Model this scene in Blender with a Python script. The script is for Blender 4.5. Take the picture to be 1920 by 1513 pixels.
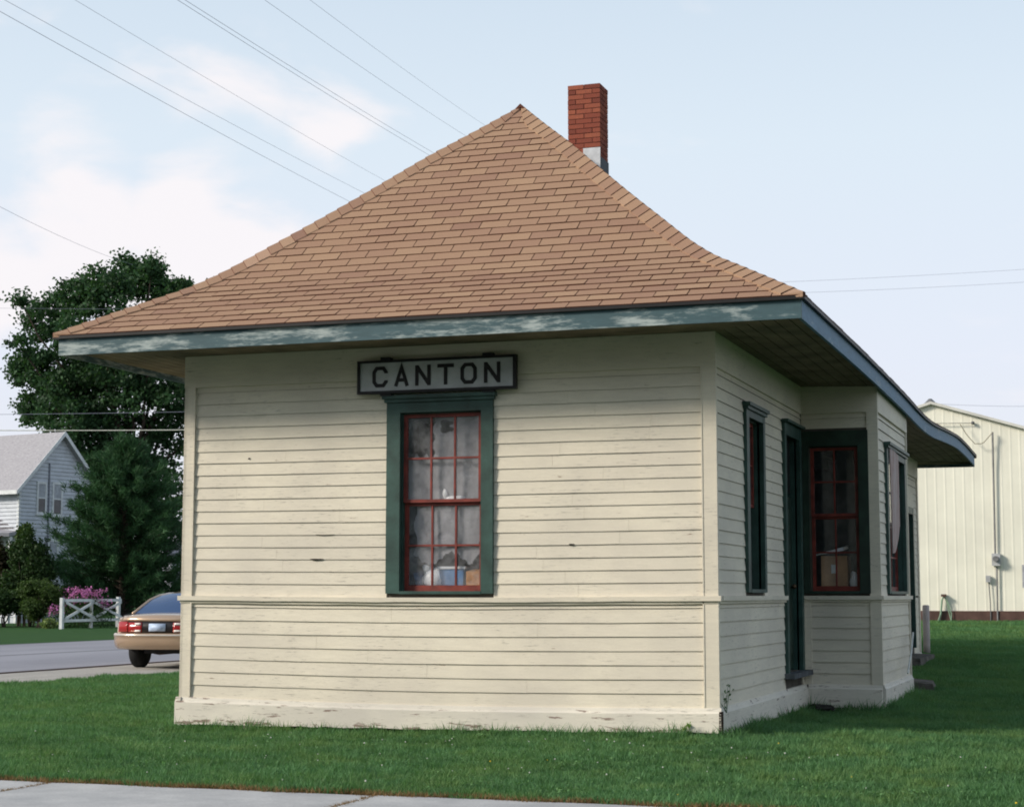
import bpy, math, random
import numpy as np
from math import sin, cos, pi, radians, sqrt, atan2
from mathutils import Vector, Matrix
for o in list(bpy.data.objects): bpy.data.objects.remove(o)
random.seed(7); RN=np.random.RandomState(5)
SC=bpy.context.scene; COL=SC.collection

# ------------------------------------------------------------------ camera
CAM=np.array([8.879,-15.75,1.35]); YAW,PIT,ROL,F=-0.3315,0.108,-0.0002,3314.34
def axes():
    c,s=cos(YAW),sin(YAW); cp,sp=cos(PIT),sin(PIT); cr,sr=cos(ROL),sin(ROL)
    R=np.array([c,-s,0]); H=np.array([s,c,0]); Z=np.array([0,0,1.])
    fw=cp*H+sp*Z; up=-sp*H+cp*Z
    return cr*R-sr*up, sr*R+cr*up, fw
AU,AV,AF=axes()
cd=bpy.data.cameras.new('camera'); cam=bpy.data.objects.new('camera',cd); COL.objects.link(cam)
cd.sensor_width=36; cd.lens=F/1920*36; cd.clip_end=3000; cd.clip_start=.1
M=Matrix([[AU[i],AV[i],-AF[i],CAM[i]] for i in range(3)]+[[0,0,0,1]]); cam.matrix_world=M
SC.camera=cam
# ------------------------------------------------------------------ world + sun
SUN_AZ=180+52; SUN_EL=28   # compass from +y clockwise
w=bpy.data.worlds.new('World'); SC.world=w; w.use_nodes=True
nt=w.node_tree; N=nt.nodes; Lk=nt.links
for n in list(N): N.remove(n)
def nd(t,**k):
    n=N.new(t)
    for a,b in k.items(): setattr(n,a,b)
    return n
sky=nd('ShaderNodeTexSky',sky_type='NISHITA',sun_disc=False,sun_elevation=radians(SUN_EL),sun_rotation=radians(SUN_AZ),air_density=1.0,dust_density=2.5,ozone_density=1.2)
b1=nd('ShaderNodeBackground'); b1.inputs[1].default_value=.13; Lk.new(sky.outputs[0],b1.inputs[0])
tc=nd('ShaderNodeTexCoord'); sep=nd('ShaderNodeSeparateXYZ'); Lk.new(tc.outputs['Generated'],sep.inputs[0])
# haze whitening: strongest at the horizon
hz=nd('ShaderNodeMapRange'); hz.inputs[1].default_value=.25; hz.inputs[2].default_value=.8; hz.inputs[3].default_value=.9; hz.inputs[4].default_value=.25; Lk.new(sep.outputs[2],hz.inputs[0])
hc=nd('ShaderNodeValToRGB'); Lk.new(sep.outputs[2],hc.inputs[0])
e=hc.color_ramp.elements; e[0].position=0; e[0].color=(.79,.79,.84,1); e[1].position=.45; e[1].color=(.64,.765,.88,1)
x=hc.color_ramp.elements.new(.13); x.color=(.76,.80,.90,1); x=hc.color_ramp.elements.new(.25); x.color=(.71,.80,.885,1)
b2=nd('ShaderNodeBackground'); Lk.new(hc.outputs[0],b2.inputs[0]); b2.inputs[1].default_value=.93
m1=nd('ShaderNodeMixShader'); Lk.new(hz.outputs[0],m1.inputs[0]); Lk.new(b1.outputs[0],m1.inputs[1]); Lk.new(b2.outputs[0],m1.inputs[2])
# clouds: banked noise, everywhere round the sky
mp=nd('ShaderNodeMapping'); mp.inputs['Scale'].default_value=(1,1,2.2); mp.inputs['Location'].default_value=(.35,.1,.62); Lk.new(tc.outputs['Generated'],mp.inputs[0])
n1=nd('ShaderNodeTexNoise'); n1.inputs['Scale'].default_value=7.5; n1.inputs['Detail'].default_value=7; n1.inputs['Roughness'].default_value=.5; n1.inputs['Distortion'].default_value=.25
Lk.new(mp.outputs[0],n1.inputs[0])
# a cumulus bank low in the west: bearing of the bank centre
def dirpx(u,v):
    d=AF+AU*((u-960)/F)+AV*((756.5-v)/F); return d/np.linalg.norm(d)
acc=None
for (u,v,r,s) in [(130,330,.085,1.1),(340,360,.075,1.0),(-150,430,.12,1.0),(620,300,.055,.75),(450,470,.12,.8),(-900,380,.16,.8),(3200,600,.2,.5)]:
    d=dirpx(u,v); vm=nd('ShaderNodeVectorMath',operation='DISTANCE'); vm.inputs[1].default_value=tuple(d)
    nrm=nd('ShaderNodeVectorMath',operation='NORMALIZE'); Lk.new(tc.outputs['Generated'],nrm.inputs[0]); Lk.new(nrm.outputs[0],vm.inputs[0])
    mr=nd('ShaderNodeMapRange'); mr.inputs[1].default_value=r; mr.inputs[2].default_value=0; mr.inputs[3].default_value=0; mr.inputs[4].default_value=s; Lk.new(vm.outputs['Value'],mr.inputs[0])
    if acc is None: acc=mr.outputs[0]
    else:
        ad=nd('ShaderNodeMath',operation='MAXIMUM'); Lk.new(acc,ad.inputs[0]); Lk.new(mr.outputs[0],ad.inputs[1]); acc=ad.outputs[0]
ms=nd('ShaderNodeMath',operation='MULTIPLY_ADD'); Lk.new(acc,ms.inputs[0]); ms.inputs[1].default_value=.42; Lk.new(n1.outputs[0],ms.inputs[2])
mr=nd('ShaderNodeMapRange',interpolation_type='SMOOTHSTEP'); mr.inputs[1].default_value=.60; mr.inputs[2].default_value=.80; mr.inputs[3].default_value=0; mr.inputs[4].default_value=.85; Lk.new(ms.outputs[0],mr.inputs[0])
b3=nd('ShaderNodeBackground'); b3.inputs[0].default_value=(.93,.885,.90,1); b3.inputs[1].default_value=.90
m2=nd('ShaderNodeMixShader'); Lk.new(mr.outputs[0],m2.inputs[0]); Lk.new(m1.outputs[0],m2.inputs[1]); Lk.new(b3.outputs[0],m2.inputs[2])
ow=nd('ShaderNodeOutputWorld'); Lk.new(m2.outputs[0],ow.inputs[0])
sl=bpy.data.lights.new('sun','SUN'); sl.energy=3.1; sl.angle=radians(13); sl.color=(1,.92,.80)
so=bpy.data.objects.new('sun',sl); COL.objects.link(so)
sd=Vector((sin(radians(SUN_AZ))*cos(radians(SUN_EL)),cos(radians(SUN_AZ))*cos(radians(SUN_EL)),sin(radians(SUN_EL))))
so.rotation_euler=sd.to_track_quat('Z','Y').to_euler(); so.location=(-20,-20,30)
SC.view_settings.view_transform='Standard'; SC.view_settings.look='None'; SC.view_settings.gamma=1; SC.view_settings.exposure=0.24
SC.render.engine='CYCLES'; SC.cycles.filter_width=1.9

# ------------------------------------------------------------------ pixel -> place helpers
def ray(u,v): return AF+AU*((u-960)/F)+AV*((756.5-v)/F)
def PD(u,v,D): return CAM+ray(u,v)*D                      # at forward depth D
def PX(u,v,X): d=ray(u,v); return CAM+d*(X-CAM[0])/d[0]
def PY(u,v,Y): d=ray(u,v); return CAM+d*(Y-CAM[1])/d[1]
def PZ(u,v,Z=0): d=ray(u,v); return CAM+d*(Z-CAM[2])/d[2]
def smooth(a,b,x): t=min(1,max(0,(x-a)/(b-a))); return t*t*(3-2*t)
def G(x,y):
    yy=np.interp(y,[-4.4,0,4.5,7.4,17,29.5,60,200],[0,.02,.05,.09,.28,.70,.8,.8])
    k=smooth(-3,4,x)
    z=yy*k
    if -4.4<y<3: z+=.05*smooth(2,5.2,x)*smooth(-3,0,y)*(1-smooth(0,3,y))
    return float(z)

# ------------------------------------------------------------------ mesh helpers
ORG={}
def mk(name,vs,fs,mat,parent=None,smoothf=False,origin=None,kind=None,label=None,tint=None):
    vs=np.asarray(vs,dtype=float)
    if origin is None:
        lo,hi=vs.min(0),vs.max(0); origin=np.array([(lo[0]+hi[0])/2,(lo[1]+hi[1])/2,lo[2]])
    me=bpy.data.meshes.new(name); me.from_pydata((vs-origin).tolist(),[],[list(f) for f in fs])
    if isinstance(mat,(list,tuple)):
        for m_ in mat: me.materials.append(m_)
    else: me.materials.append(mat)
    if smoothf:
        for p_ in me.polygons: p_.use_smooth=True
    if tint is not None:
        a=me.attributes.new('tint','FLOAT','FACE'); a.data.foreach_set('value',list(tint) if hasattr(tint,'__len__') else [tint]*len(me.polygons))
    o=bpy.data.objects.new(name,me); COL.objects.link(o)
    po=ORG.get(parent.name,np.zeros(3)) if parent else np.zeros(3)
    o.location=Vector(origin-po); ORG[o.name]=np.array(origin)
    if parent: o.parent=parent
    if kind: o['kind']=kind
    if label: o['label']=label
    return o
def thing(name,loc,label,cat,group=None):
    o=bpy.data.objects.new(name,None); COL.objects.link(o); o.location=Vector(loc); o.empty_display_size=.3
    ORG[o.name]=np.array(loc,float); tag(o,label,cat,group); return o
def tag(o,label,cat,group=None):
    o['label']=label; o['category']=cat
    if group: o['group']=group
    return o
def struct(o): o['kind']='structure'; return o
class MB:
    def __init__(s): s.v=[]; s.f=[]; s.t=[]; s.cur=0.
    def add(s,vs,fs):
        n=len(s.v); s.v+= [tuple(v) for v in vs]; s.f+=[[i+n for i in f] for f in fs]; s.t+=[s.cur]*len(fs)
    def box(s,x0,x1,y0,y1,z0,z1):
        s.hexa([(x0,y0,z0),(x1,y0,z0),(x1,y1,z0),(x0,y1,z0),(x0,y0,z1),(x1,y0,z1),(x1,y1,z1),(x0,y1,z1)])
    def hexa(s,p): s.add(p,[(0,3,2,1),(4,5,6,7),(0,1,5,4),(1,2,6,5),(2,3,7,6),(3,0,4,7)])
    def tube(s,pts,r,n=8,caps=True):
        pts=[np.array(p,float) for p in pts]; rr=r if hasattr(r,'__len__') else [r]*len(pts)
        rings=[]; prev=None
        for i,p in enumerate(pts):
            d=pts[min(i+1,len(pts)-1)]-pts[max(i-1,0)]; d/=np.linalg.norm(d)+1e-9
            a=np.array([0,0,1.]) if abs(d[2])<.9 else np.array([1.,0,0])
            if prev is not None: a=prev
            a=a-d*(a@d); a/=np.linalg.norm(a); b=np.cross(d,a); prev=a
            rings.append([p+rr[i]*(a*cos(2*pi*k/n)+b*sin(2*pi*k/n)) for k in range(n)])
        vs=[q for r_ in rings for q in r_]; fs=[]
        for i in range(len(pts)-1):
            for k in range(n): fs.append((i*n+k,i*n+(k+1)%n,(i+1)*n+(k+1)%n,(i+1)*n+k))
        if caps: fs.append(tuple(range(n-1,-1,-1))); fs.append(tuple((len(pts)-1)*n+k for k in range(n)))
        s.add(vs,fs)
    def ell(s,c,r,n=10,m=7,jit=0):
        vs=[];fs=[]
        for i in range(m+1):
            for k in range(n):
                a=pi*i/m; b=2*pi*k/n; j=1+random.uniform(-jit,jit) if 0<i<m else 1
                vs.append((c[0]+r[0]*sin(a)*cos(b)*j,c[1]+r[1]*sin(a)*sin(b)*j,c[2]+r[2]*cos(a)*j))
        for i in range(m):
            for k in range(n): fs.append((i*n+k,i*n+(k+1)%n,(i+1)*n+(k+1)%n,(i+1)*n+k)[::-1])
        s.add(vs,fs)
    def mk(s,name,mat,parent=None,**k): return mk(name,s.v,s.f,mat,parent,**k)
# wall frame: a along, h up, d outward
class FR:
    def __init__(s,o,u,n): s.o=np.array(o,float); s.u=np.array(u,float); s.n=np.array(n,float)
    def p(s,a,h,d): return s.o+s.u*a+np.array([0,0,h])+s.n*d
def fbox(mb,fr,a0,a1,h0,h1,d0,d1):
    P=[fr.p(a0,h0,d0),fr.p(a1,h0,d0),fr.p(a1,h0,d1),fr.p(a0,h0,d1),fr.p(a0,h1,d0),fr.p(a1,h1,d0),fr.p(a1,h1,d1),fr.p(a0,h1,d1)]
    flip=np.cross(fr.u,fr.n)[2]<0
    if flip: P=[P[i] for i in (1,0,3,2,5,4,7,6)]
    mb.hexa(P)

# ------------------------------------------------------------------ materials
class NM:
    def __init__(s,name):
        s.m=bpy.data.materials.new(name); s.m.use_nodes=True; s.t=s.m.node_tree; s.b=s.t.nodes['Principled BSDF']; s.pos=None
    def n(s,t,**k):
        n=s.t.nodes.new(t)
        for a,b in k.items(): setattr(n,a,b)
        return n
    def l(s,a,b): s.t.links.new(a,b)
    def P(s,scale=(1,1,1),loc=(0,0,0)):
        if not s.pos: s.pos=s.n('ShaderNodeNewGeometry')
        m=s.n('ShaderNodeMapping'); m.inputs['Scale'].default_value=scale; m.inputs['Location'].default_value=loc; s.l(s.pos.outputs['Position'],m.inputs[0]); return m.outputs[0]
    def noise(s,sc,scale=(1,1,1),det=4,rough=.55,loc=(0,0,0),dist=0):
        n=s.n('ShaderNodeTexNoise'); n.inputs['Scale'].default_value=sc; n.inputs['Detail'].default_value=det; n.inputs['Roughness'].default_value=rough; n.inputs['Distortion'].default_value=dist
        s.l(s.P(scale,loc),n.inputs[0]); return n.outputs[0]
    def rng(s,x,a,b,c=0,d=1,sm=False):
        m=s.n('ShaderNodeMapRange'); 
        if sm: m.interpolation_type='SMOOTHSTEP'
        for i,v in enumerate((a,b,c,d)): m.inputs[i+1].default_value=v
        s.l(x,m.inputs[0]); return m.outputs[0]
    def mix(s,f,a,b,mode='MIX'):
        m=s.n('ShaderNodeMix',data_type='RGBA',blend_type=mode)
        for i,x in ((0,f),(6,a),(7,b)):
            if hasattr(x,'links') or hasattr(x,'is_linked'): s.l(x,m.inputs[i])
            else: m.inputs[i].default_value=x if i==0 else (*x,1)
        return m.outputs[2]
    def math(s,op,a,b):
        m=s.n('ShaderNodeMath',operation=op)
        for i,x in enumerate((a,b)):
            if hasattr(x,'is_linked'): s.l(x,m.inputs[i])
            else: m.inputs[i].default_value=x
        return m.outputs[0]
    def col(s,c): 
        if hasattr(c,'is_linked'): s.l(c,s.b.inputs['Base Color'])
        else: s.b.inputs['Base Color'].default_value=(*c,1)
    def bump(s,h,st=.3,dist=.01):
        b=s.n('ShaderNodeBump'); b.inputs['Strength'].default_value=st; b.inputs['Distance'].default_value=dist; s.l(h,b.inputs['Height']); s.l(b.outputs[0],s.b.inputs['Normal'])
    def rough(s,r,spec=None,metal=0):
        s.b.inputs['Roughness'].default_value=r; s.b.inputs['Metallic'].default_value=metal
        if spec is not None: s.b.inputs['Specular IOR Level'].default_value=spec
def simple(name,c,r=.7,var=.12,sc=6,spec=.3,metal=0,scale=(1,1,1),bump=0):
    k=NM(name); n=k.noise(sc,scale); d=tuple(x*(1-var*2) for x in c); l=tuple(min(1,x*(1+var)) for x in c)
    k.col(k.mix(k.rng(n,.3,.7),d,l)); k.rough(r,spec,metal)
    if bump: k.bump(k.noise(sc*8,scale),bump,.01)
    return k.m
def paint(name,c,axis,chips=.70,wood=(.2,.13,.09),dirt=.5,low=False):
    k=NM(name); S=(1.1,1.1,9)  # streaks run along the boards
    st=k.noise(3.2,S,6,.65); big=k.noise(.9,(1,1,1.6),4)
    base=k.mix(k.rng(st,.3,.7),tuple(x*.87 for x in c),c)
    base=k.mix(k.rng(big,.38,.66,0,dirt+.25),base,tuple(a*b for a,b in zip(c,(.74,.74,.77))))
    gr=k.noise(9,(.8,.8,7),8,.72,(3,1,2)); gmask=k.math('MULTIPLY',k.rng(gr,.56,.66),k.rng(k.noise(1.3,(1,1,1.5),3,.5,(7,2,1)),.44,.58))
    base=k.mix(k.math('MULTIPLY',gmask,.78),base,(.27,.25,.215))
    ch=k.noise(5.5,(.7,.7,5),6,.62,(1,5,9))
    if low:
        sp=k.n('ShaderNodeSeparateXYZ'); k.l(k.P(),sp.inputs[0]); ch=k.math('ADD',ch,k.rng(sp.outputs[2],.10,.20,.06,0))
    cm=k.rng(ch,chips,chips+.02)
    base=k.mix(k.math('MULTIPLY',cm,.8),base,wood)
    fine=k.noise(60,(1,1,1),2); base=k.mix(k.rng(fine,.3,.7,0,.12),base,tuple(x*.6 for x in c))
    k.col(base); k.rough(.62,.25); k.bump(k.noise(14,(1,1,12),6,.7),.35,.006); return k.m
M_lap=simple('lap_line_brown',(.10,.065,.04),.95,.2)  # dark brown for board undersides, makes the lap lines stand out
CREAM=(.775,.71,.58)
M_cream=paint('cream_paint',CREAM,0,chips=.70)
M_skirt=paint('cream_paint_weathered',(.77,.72,.62),0,chips=.625,wood=(.16,.09,.07),dirt=.6,low=True)
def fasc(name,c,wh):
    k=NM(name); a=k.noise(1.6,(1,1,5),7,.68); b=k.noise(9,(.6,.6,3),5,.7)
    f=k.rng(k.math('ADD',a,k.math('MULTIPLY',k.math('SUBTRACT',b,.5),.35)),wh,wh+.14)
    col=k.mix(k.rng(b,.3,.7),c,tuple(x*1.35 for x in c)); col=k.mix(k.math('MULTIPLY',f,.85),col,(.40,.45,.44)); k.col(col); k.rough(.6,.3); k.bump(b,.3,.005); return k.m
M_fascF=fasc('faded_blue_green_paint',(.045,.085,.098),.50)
M_fascS=fasc('skylit_blue_paint',(.085,.17,.26),.60)  # same fascia paint, less faded; blue of the skylight put into its colour
M_green=simple('green_trim_paint',(.033,.078,.066),.5,.22,5,.4,bump=.15)
M_dgreen=simple('dark_green_paint',(.014,.036,.024),.5,.25,5,.4)
M_red=simple('red_sash_paint',(.20,.032,.022),.5,.22,9,.4,bump=.2)
M_dark=simple('dark_wood',(.035,.028,.022),.9,.3)
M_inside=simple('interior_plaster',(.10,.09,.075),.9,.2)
M_soffit=simple('soffit_wood',(.20,.165,.115),.8,.22,3,.2,scale=(1,1,1),bump=.2)
def shingle_mat():
    k=NM('asphalt_shingle'); at=k.n('ShaderNodeAttribute',attribute_name='tint')
    r=k.n('ShaderNodeValToRGB'); k.l(at.outputs['Fac'],r.inputs[0]); el=r.color_ramp.elements
    el[0].position=0; el[0].color=(0.275,0.158,0.116,1); el[1].position=1; el[1].color=(0.450,0.293,0.204,1)
    for p_,c_ in ((.3,(.325,.198,.135)),(.6,(.362,.230,.150)),(.85,(.40,.262,.168))): q=el.new(p_); q.color=(*c_,1)
    g=k.noise(170,(1,1,1),3,.8); c=k.mix(k.rng(g,.35,.65,0,.5),r.outputs[0],(.20,.12,.08))
    b=k.noise(1.1,(1,1,1),3); c=k.mix(k.rng(b,.4,.75,0,.35),c,(.30,.19,.13)); k.col(c); k.rough(.92,.15); k.bump(g,.5,.004); return k.m
M_sh=shingle_mat()
M_edge=simple('shingle_cut_edge',(.10,.035,.022),.95,.2)
M_rsub=simple('roofing_felt',(.055,.03,.022),.95,.2)
M_black=simple('black_paint',(.013,.012,.013),.5,.2)
M_white=simple('white_paint',(.66,.68,.69),.55,.1,5,.3)
M_sign=simple('sign_white',(.47,.485,.50),.5,.10,6,.3)
def brick_mat():
    k=NM('chimney_brick'); oi=k.n('ShaderNodeObjectInfo'); r=k.n('ShaderNodeValToRGB'); k.l(oi.outputs['Random'],r.inputs[0]); el=r.color_ramp.elements
    el[0].color=(.17,.048,.034,1); el[1].color=(.33,.105,.062,1); q=el.new(.5); q.color=(.25,.070,.045,1)
    n=k.noise(25,(1,1,1),5,.7); k.col(k.mix(k.rng(n,.4,.75,0,.6),r.outputs[0],(.16,.06,.045))); k.rough(.9,.15); k.bump(n,.4,.006); return k.m
M_brick=brick_mat(); M_mortar=simple('mortar',(.12,.06,.05),.95,.2,20)
M_metalf=simple('flashing_metal',(.55,.57,.60),.5,.12,8,.4)
def glass_mat(name,tint=(.985,.985,.985),refl=.02,dirt=.05):
    k=NM(name); k.t.nodes.remove(k.b); out=[n for n in k.t.nodes if n.type=='OUTPUT_MATERIAL'][0]
    tr=k.n('ShaderNodeBsdfTransparent'); tr.inputs[0].default_value=(*tint,1)
    gl=k.n('ShaderNodeBsdfGlossy'); gl.inputs['Roughness'].default_value=.03; gl.inputs[0].default_value=(.9,.9,.9,1)
    bp=k.n('ShaderNodeBump'); bp.inputs['Strength'].default_value=.02; bp.inputs['Distance'].default_value=.02; k.l(k.noise(4,(1,1,1),2),bp.inputs['Height']); k.l(bp.outputs[0],gl.inputs['Normal'])
    fr=k.n('ShaderNodeLayerWeight'); fr.inputs[0].default_value=.5; f=k.math('ADD',k.math('MULTIPLY',k.math('POWER',fr.outputs['Facing'],4.0),.6),.03+refl)
    m=k.n('ShaderNodeMixShader'); k.l(f,m.inputs[0]); k.l(tr.outputs[0],m.inputs[1]); k.l(gl.outputs[0],m.inputs[2])
    df=k.n('ShaderNodeBsdfDiffuse'); df.inputs[0].default_value=(.68,.68,.71,1); m3=k.n('ShaderNodeMixShader')
    k.l(k.rng(k.noise(7,(1,1,1),5,.7),.35,.8,dirt*.5,dirt*4),m3.inputs[0]); k.l(m.outputs[0],m3.inputs[1]); k.l(df.outputs[0],m3.inputs[2]); k.l(m3.outputs[0],out.inputs[0]); return k.m
M_glass=glass_mat('old_window_glass'); M_glassd=glass_mat('shaded_window_glass',(.98,.985,.985),.0,.010)

# ================================================================== GROUND
def ground_mat():
    k=NM('lawn_soil'); a=k.noise(.55,(1,1,1),5,.6); b=k.noise(28,(1,1,1),4,.75); c=k.noise(3.2,(1,1,1),5,.6,(3,3,0))
    col=k.mix(k.rng(b,.35,.68),(.020,.052,.018),(.062,.145,.046)); col=k.mix(k.rng(a,.4,.7,0,.5),col,(.060,.130,.036)); col=k.mix(k.rng(c,.58,.75,0,.4),col,(.012,.040,.012))
    k.col(col); k.rough(.95,.1); k.bump(b,1,.05); return k.m
M_soil=ground_mat()
xs=np.unique(np.concatenate([np.linspace(-600,-40,8),np.linspace(-40,-12,15),np.linspace(-12,22,69),np.linspace(22,60,14),np.linspace(60,600,8)]))
ys=np.unique(np.concatenate([np.linspace(-60,-8,8),np.linspace(-8,40,97),np.linspace(40,110,20),np.linspace(110,1200,10)]))
vs=[(x,y,G(x,y)) for y in ys for x in xs]; nx=len(xs)
fs=[(j*nx+i,j*nx+i+1,(j+1)*nx+i+1,(j+1)*nx+i) for j in range(len(ys)-1) for i in range(nx-1)]
o=struct(mk('ground',vs,fs,M_soil,smoothf=True)); o['label']='green mown lawn ground sloping up behind the depot'
# street (runs along y on the left), gutter, gravel
def asphalt():
    k=NM('asphalt'); n=k.noise(.35,(1,.25,1),6,.6); f=k.noise(45,(1,1,1),3,.7); c=k.mix(k.rng(n,.35,.68),(.24,.24,.27),(.33,.33,.365)); c=k.mix(k.rng(f,.35,.7,0,.35),c,(.12,.12,.13))
    w_=k.n('ShaderNodeTexWave',bands_direction='X'); w_.inputs['Scale'].default_value=.055; w_.inputs['Distortion'].default_value=3; w_.inputs['Detail'].default_value=4; w_.inputs['Detail Scale'].default_value=1.5; k.l(k.P((1,.12,1)),w_.inputs[0])
    c=k.mix(k.rng(w_.outputs['Fac'],.985,1,0,.65),c,(.05,.05,.055)); k.col(c); k.rough(.9,.2); k.bump(f,.3,.01); return k.m
def strip(name,x0,x1,y0,y1,z,mat,n=60,e0=None,e1=None):
    vs=[];fs=[]
    for i in range(n+1):
        y=y0+(y1-y0)*i/n; vs+=[(x0+(e0(y) if e0 else 0),y,z),(x1+(e1(y) if e1 else 0),y,z)]
    for i in range(n): fs.append((2*i,2*i+1,2*i+3,2*i+2))
    return struct(mk(name,vs,fs,mat))
o=strip('road',-20.1,-9.35,-60,400,.012,asphalt(),20); o['label']='grey asphalt street crossing behind the parked car'
M_conc=NM('concrete'); _n=M_conc.noise(2.2,(1,1,1),6,.65); _f=M_conc.noise(50,(1,1,1),3); _c=M_conc.mix(M_conc.rng(_n,.35,.7),(.36,.365,.37),(.50,.50,.495)); _c=M_conc.mix(M_conc.rng(_f,.4,.7,0,.3),_c,(.24,.23,.22)); M_conc.col(_c); M_conc.rough(.9,.2); M_conc.bump(_f,.25,.005); M_conc=M_conc.m
M_gravel=NM('gravel'); _n=M_gravel.noise(.8,(1,.4,1),6,.65); _f=M_gravel.noise(30,(1,1,1),4,.8); _c=M_gravel.mix(M_gravel.rng(_n,.35,.7),(.36,.34,.31),(.52,.50,.46)); _c=M_gravel.mix(M_gravel.rng(_f,.4,.65,0,.5),_c,(.22,.20,.18)); M_gravel.col(_c); M_gravel.rough(.95,.1); M_gravel.bump(_f,.8,.02); M_gravel=M_gravel.m
e=lambda y:.25*sin(y*1.7)+.15*sin(y*4.1)+.07*sin(y*9)+(.9*smooth(7,12,y) if y<40 else .9)
o=strip('gravel_shoulder',-9.3,-7.5,-60,200,.016,M_gravel,900,None,e); o['label']='pale gravel shoulder under the parked car beside the lawn'
mb=MB(); mb.box(-9.47,-9.3,-60,200,-.05,.03); o=struct(mb.mk('road_edge',simple('tar_edge',(.05,.03,.028),.9)))
o['label']='dark broken edge between asphalt and gravel'
# sidewalk slabs
swp=[]
mb=MB(); mb.box(-20,30,-6.42,-4.64,-.12,-.03); sw=struct(mb.mk('sidewalk',M_mortar)); sw['label']='concrete sidewalk in the near foreground'
xj=1.57-2.52*6
for i in range(16):
    mb=MB(); a=xj+2.52*i; t=random.uniform(-.006,.006)
    mb.hexa([(a+.008,-6.4,-.1),(a+2.508,-6.4,-.1),(a+2.508,-4.62,-.1),(a+.008,-4.62,-.1),(a+.008,-6.4,.018),(a+2.508,-6.4,.018+t),(a+2.508,-4.62,.018+t),(a+.008,-4.62,.018)])
    mb.mk('slab',M_conc,sw)

# ================================================================== DEPOT
W=5.4; L=16.7; OF=.91; OL=.945; OR=.972; ZS=3.745; ZFT=3.855; ZFB=3.69; YA=2.53; ZR=6.75; YB=4.57; BB=.864; YB2=7.4
ST=thing('railway_depot',(W/2,L/2,0),'small cream clapboard railway depot with brown shingled hip roof and green window trim','building')
ZB=1.3056; ZK=.345
LOWL=[ZK+.1276*i for i in range(8)]+[ZB]          # siding lines under the belt
UPL=[1.345]+[1.469+.119*i for i in range(17)]+[3.43]
def sagf(x,z): 
    return -.030*sin(pi*min(max(x/W,0),1))*max(0,1-max(z,0)/3.0)
def board(fr,a0,a1,h0,h1,mat,parent,name='clapboard',warp=False,top=.004,bot=.016,seg=1):
    mb=MB(); seg=max(seg,1); ph=random.uniform(-.0015,.0015); vs=[];fs=[]
    rt=random.uniform(-.002,.002)
    for i in range(seg+1):
        a=a0+(a1-a0)*i/seg; dz=(sagf(a,h0) if warp else 0)+ph+rt*(i/seg-.5)+ (random.uniform(-.0018,.0018) if 0<i<seg else 0)
        wv=random.uniform(-.0015,.0025) if 0<i<seg else 0
        vs+=[fr.p(a,h0+dz,0),fr.p(a,h0+dz,bot+wv),fr.p(a,h1+dz+.004,top),fr.p(a,h1+dz+.004,0)]
    fl=np.cross(fr.u,fr.n)[2]<0
    for i in range(seg):
        b=4*i
        for k in range(4): f=(b+k,b+(k+1)%4,b+4+(k+1)%4,b+4+k); fs.append(f[::-1] if fl else f)
    fs.append((3,2,1,0) if fl else (0,1,2,3)); n=4*seg; fs.append((n,n+1,n+2,n+3) if fl else (n+3,n+2,n+1,n))
    o_=mk(name,vs,fs,[mat,M_lap],parent); o_.data.polygons.foreach_set('material_index',[1 if (i%4==0 and i<4*seg) else 0 for i in range(len(fs))]); return o_
def core(fr,length,z0,z1,openings):
    mb=MB(); c=sorted(set([0,length]+[x for o_ in openings for x in o_[:2]]))
    for a,b in zip(c[:-1],c[1:]):
        op=[o_ for o_ in openings if o_[0]<=a+1e-6 and o_[1]>=b-1e-6]
        if op: fbox(mb,fr,a,b,z0,op[0][2],-.12,0); fbox(mb,fr,a,b,op[0][3],z1,-.12,0)
        else: fbox(mb,fr,a,b,z0,z1,-.12,0)
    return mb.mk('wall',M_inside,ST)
def siding(fr,length,parent,cuts,e0,e1,warp=False,stuff=False,rows=None):
    # cuts: (a0,a1,h0,h1) outer casing rectangles; e0,e1 inset at each end
    lines=[(LOWL[i],LOWL[i+1]) for i in range(len(LOWL)-1)]+[(UPL[i],UPL[i+1]) for i in range(len(UPL)-1)]
    sink=MB()
    for h0,h1 in lines:
        segs=[(e0,length-e1)]
        for c in cuts:
            if min(h1,c[3])-max(h0,c[2])>.03:
                ns=[]
                for s0,s1 in segs:
                    if c[1]<=s0 or c[0]>=s1: ns.append((s0,s1)); continue
                    if c[0]>s0: ns.append((s0,c[0]))
                    if c[1]<s1: ns.append((c[1],s1))
                segs=ns
        for s0,s1 in segs:
            if s1-s0<.02: continue
            if stuff:
                P=[fr.p(s0,h0,0),fr.p(s0,h0,.024),fr.p(s0,h1+.004,.007),fr.p(s0,h1+.004,0),fr.p(s1,h0,0),fr.p(s1,h0,.024),fr.p(s1,h1+.004,.007),fr.p(s1,h1+.004,0)]
                sink.add(P,[(0,1,5,4),(1,2,6,5),(2,3,7,6),(3,2,1,0),(4,5,6,7)])
            else:
                cuts_=[s0,s1]
                if warp and s1-s0>1.6:
                    m_=s0+(s1-s0)*random.uniform(.2,.8)
                    if random.random()<.75: cuts_=[s0,m_,s1]
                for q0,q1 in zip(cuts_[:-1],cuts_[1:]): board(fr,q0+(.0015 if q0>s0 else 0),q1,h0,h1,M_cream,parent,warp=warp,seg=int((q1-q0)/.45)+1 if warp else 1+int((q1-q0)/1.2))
    if stuff: sink.mk('clapboard_siding',M_cream,parent,kind='stuff')
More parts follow.
